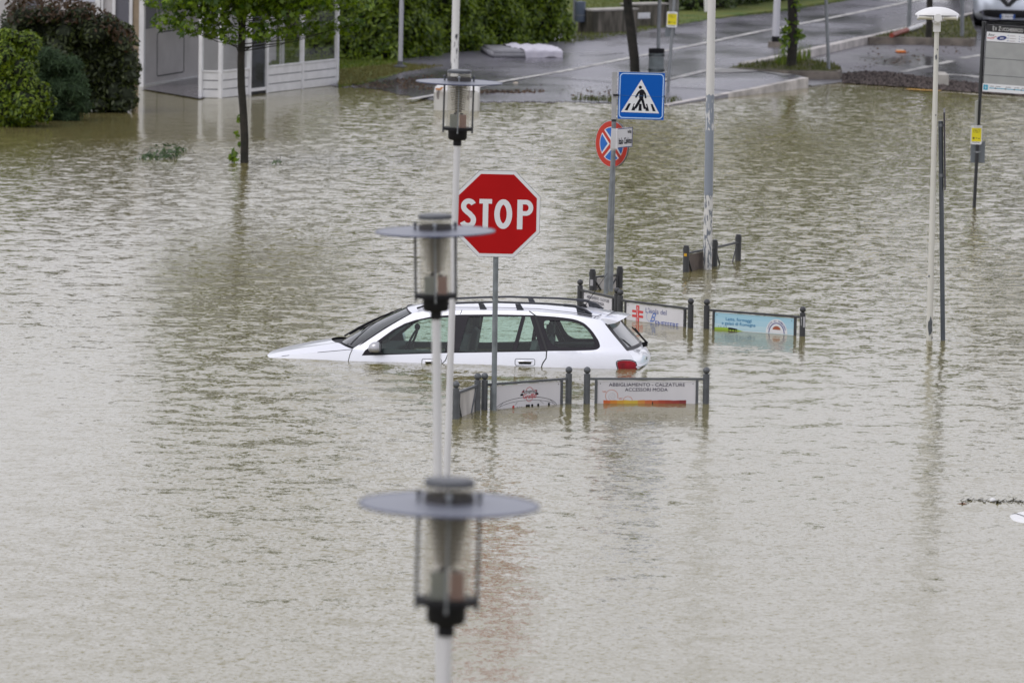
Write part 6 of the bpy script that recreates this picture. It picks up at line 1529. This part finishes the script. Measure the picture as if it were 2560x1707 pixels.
# ------------------------------------------------------------------ the hatchback parked at the top right
def hatch():
    base = at(2519, 71, .03); t = thing('parked_hatchback', 'white hatchback parked at the top right corner, seen from the front', 'car', base, (0, 0, R(-9)))
    PW = paintmat('pale white paint', (.62, .66, .74)); 
    hw = lambda z: interp(z, [(.15, .74), (.25, .83), (.45, .86), (.75, .865), (.95, .80), (1.2, .68), (1.42, .56)])
    def F(x, z, o=0.0):            # front skin
        e = abs(x) / hw(z); return Vector((x, -.0 + .42 * e ** 4 + .10 * max(0, (z - .5) / .35) ** 2 + .05 * max(0, (.35 - z) / .2) - o, z))
    rows = []
    mb = MB(); n = 24; zs = [.17, .2, .26, .33, .42, .5, .58, .66, .74, .80]
    for z in zs: mb.v += [F(i / n * hw(z), z) for i in range(-n, n + 1)]
    w_ = 2 * n + 1
    for j in range(len(zs) - 1): mb.f += [[j * w_ + i, j * w_ + i + 1, (j + 1) * w_ + i + 1, (j + 1) * w_ + i] for i in range(w_ - 1)]
    mb.build('front_bumper', PW, t, smooth=True)
    # flanks, bonnet, roof as a loft along the car
    prof = [(.42, .80, .80), (.62, .86, .865), (1.0, .94, .865), (1.25, .98, .86), (1.9, 1.42, .60), (2.8, 1.44, .60), (3.6, 1.36, .57), (3.95, .95, .75), (4.0, .6, .8)]
    secs = []
    for y, zt, wt in prof:
        s_ = []; wd = .865 if y < 3.9 else .80
        for q in [(-1, .18), (-1.0, .45), (-1, .80)]: s_.append((q[0] * wd, y, min(q[1], zt)))
        s_.append((-min(wt, wd) , y, zt - .03 if zt > .9 else zt)); s_ += [(-wt * .55, y, zt + .02), (0, y, zt + .035), (wt * .55, y, zt + .02), (min(wt, wd), y, zt - .03 if zt > .9 else zt)]
        for q in [(1, .80), (1, .45), (1, .18)]: s_.append((q[0] * wd, y, min(q[1], zt)))
        secs.append(s_)
    mb = MB(); n = len(secs[0])
    front = [(x, .42 if abs(x) > .5 else .18 - 0.0, min(z, .80)) for x, y, z in secs[0]]
    secs = [[F(x * .999, z) if z > .2 else F(x * .95, .2) for x, y, z in [(c_[0], 0, min(c_[2], .80)) for c_ in secs[0]]]] + [[Vector(p) for p in s_] for s_ in secs]
    for s_ in secs: mb.v += s_
    for j in range(len(secs) - 1): mb.f += [[j * n + i, j * n + i + 1, (j + 1) * n + i + 1, (j + 1) * n + i] for i in range(n - 1)]
    mb.f.append([(len(secs) - 1) * n + i for i in range(n)])
    mb.build('body', PW, t, smooth=True, auto=30)
    sheet([(-.55, .985), (.55, .985), (.50, 1.40), (-.50, 1.40)], [], lambda x, z: (x * (1 if z > 1.2 else 1.15), 1.27 + (z - .98) * 1.48, z + .045), .3, .2).build('windscreen', glassmat('dark windscreen', (.12, .14, .15)), t, smooth=True)
    BL = mat('grille black', (.008, .008, .010), .35)
    ip = smooth_poly([(-.72, .345), (-.62, .405), (-.45, .430), (.45, .430), (.62, .405), (.72, .345), (.55, .265), (.30, .232), (-.30, .232), (-.55, .265)], 1)
    itk = sheet(ip, [], lambda x, z: F(x, z, .006), .08, .06).build('air_intake', BL, t, smooth=True)
    for s in (-1, 1):
        MB().cyl(F(s * .60, .345, .008), F(s * .60, .345, .016), .045, .045, 16).build('fog_lamp', mat('lamp grey', (.10, .10, .13), .2), itk, smooth=True)
        sheet(smooth_poly([(s * .52, .70), (s * .60, .655), (s * .74, .66), (s * .80, .72), (s * .82, .80), (s * .50, .80)], 1), [], lambda x, z: F(x, z, .006), .08, .06).build('headlight', mat('headlight dark', (.03, .035, .045), .1, coat=1), t, smooth=True)
    gp = [(-.50, .80), (-.50, .700), (-.34, .690), (-.20, .655), (-.10, .555), (-.05, .500), (.05, .500), (.10, .555), (.20, .655), (.34, .690), (.50, .700), (.50, .80)]
    gr = sheet(gp, [], lambda x, z: F(x, z, .005), .08, .06).build('grille', BL, t, smooth=True)
    ch = mat('chrome', (.75, .75, .80), .12, 1.0)
    mb = MB(); d0 = [(0, .790), (.072, .690), (0, .585), (-.072, .690)]; d1 = [(.0, .725), (.022, .690), (.0, .645), (-.022, .690)]
    for i in range(4):
        q = [d0[i], d0[(i + 1) % 4], d1[(i + 1) % 4], d1[i]]; vs = [F(x, z, .028 if k < 2 else .040) for k, (x, z) in enumerate(q)]; mb.add(vs, [(0, 1, 2, 3)])
    mb.build('emblem', ch, gr)
    plm = frame(F(-.19, .215, .03) * 1.0, (1, 0, 0), (0, 0, 1)); plm.translation.y = -.03
    pl = MB().poly(rc(0, 0, .36, .11), plm, 0, .01).build('number_plate', WHITE, t)
    MB().poly(rc(0, 0, .045, .11), plm, .002).poly(rc(.315, 0, .36, .11), plm, .002).build('plate_band', mat('plate blue', (.01, .07, .30), .5), pl)
    text('ES 906CW', .075, plm, .003, 'lettering', mat('plate ink', (.06, .06, .08), .5), pl, .18, .055, .82, .015)
    sheet([(-.80, .165), (.80, .165), (.80, .19), (-.80, .19)], [], lambda x, z: F(x * hw(z) / .86, z, .004), .1, .1).build('lower_lip', BL, t)
    for s in (-1, 1):
        for y in (.75, 3.2):
            w = MB().lathe([(.001, -.1), (.28, -.1), (.30, -.07), (.30, .07), (.28, .1), (.001, .1)], 28); w.v = [Vector((s * .75 + v.z, y, .30 + v.x * 1.0)) + Vector((0, v.y, 0)) for v in w.v]; wh = w.build('wheel', BLACKM, t, smooth=True)
            w = MB().lathe([(.001, .102), (.19, .104), (.19, .1)], 24); w.v = [Vector((s * .75 + s * v.z, y + v.y, .30 + v.x)) for v in w.v]; w.build('rim', mat('alloy', (.3, .3, .32), .3, .8), wh)
        MB().ball((s * .93, 1.35, 1.0), .09, 12, (1, .6, .75)).build('door_mirror', PW, t, smooth=True)
    MB().box((0, 1.8, .22), (1.3, 3.2, .16)).build('underbody', BLACKM, t)
hatch()
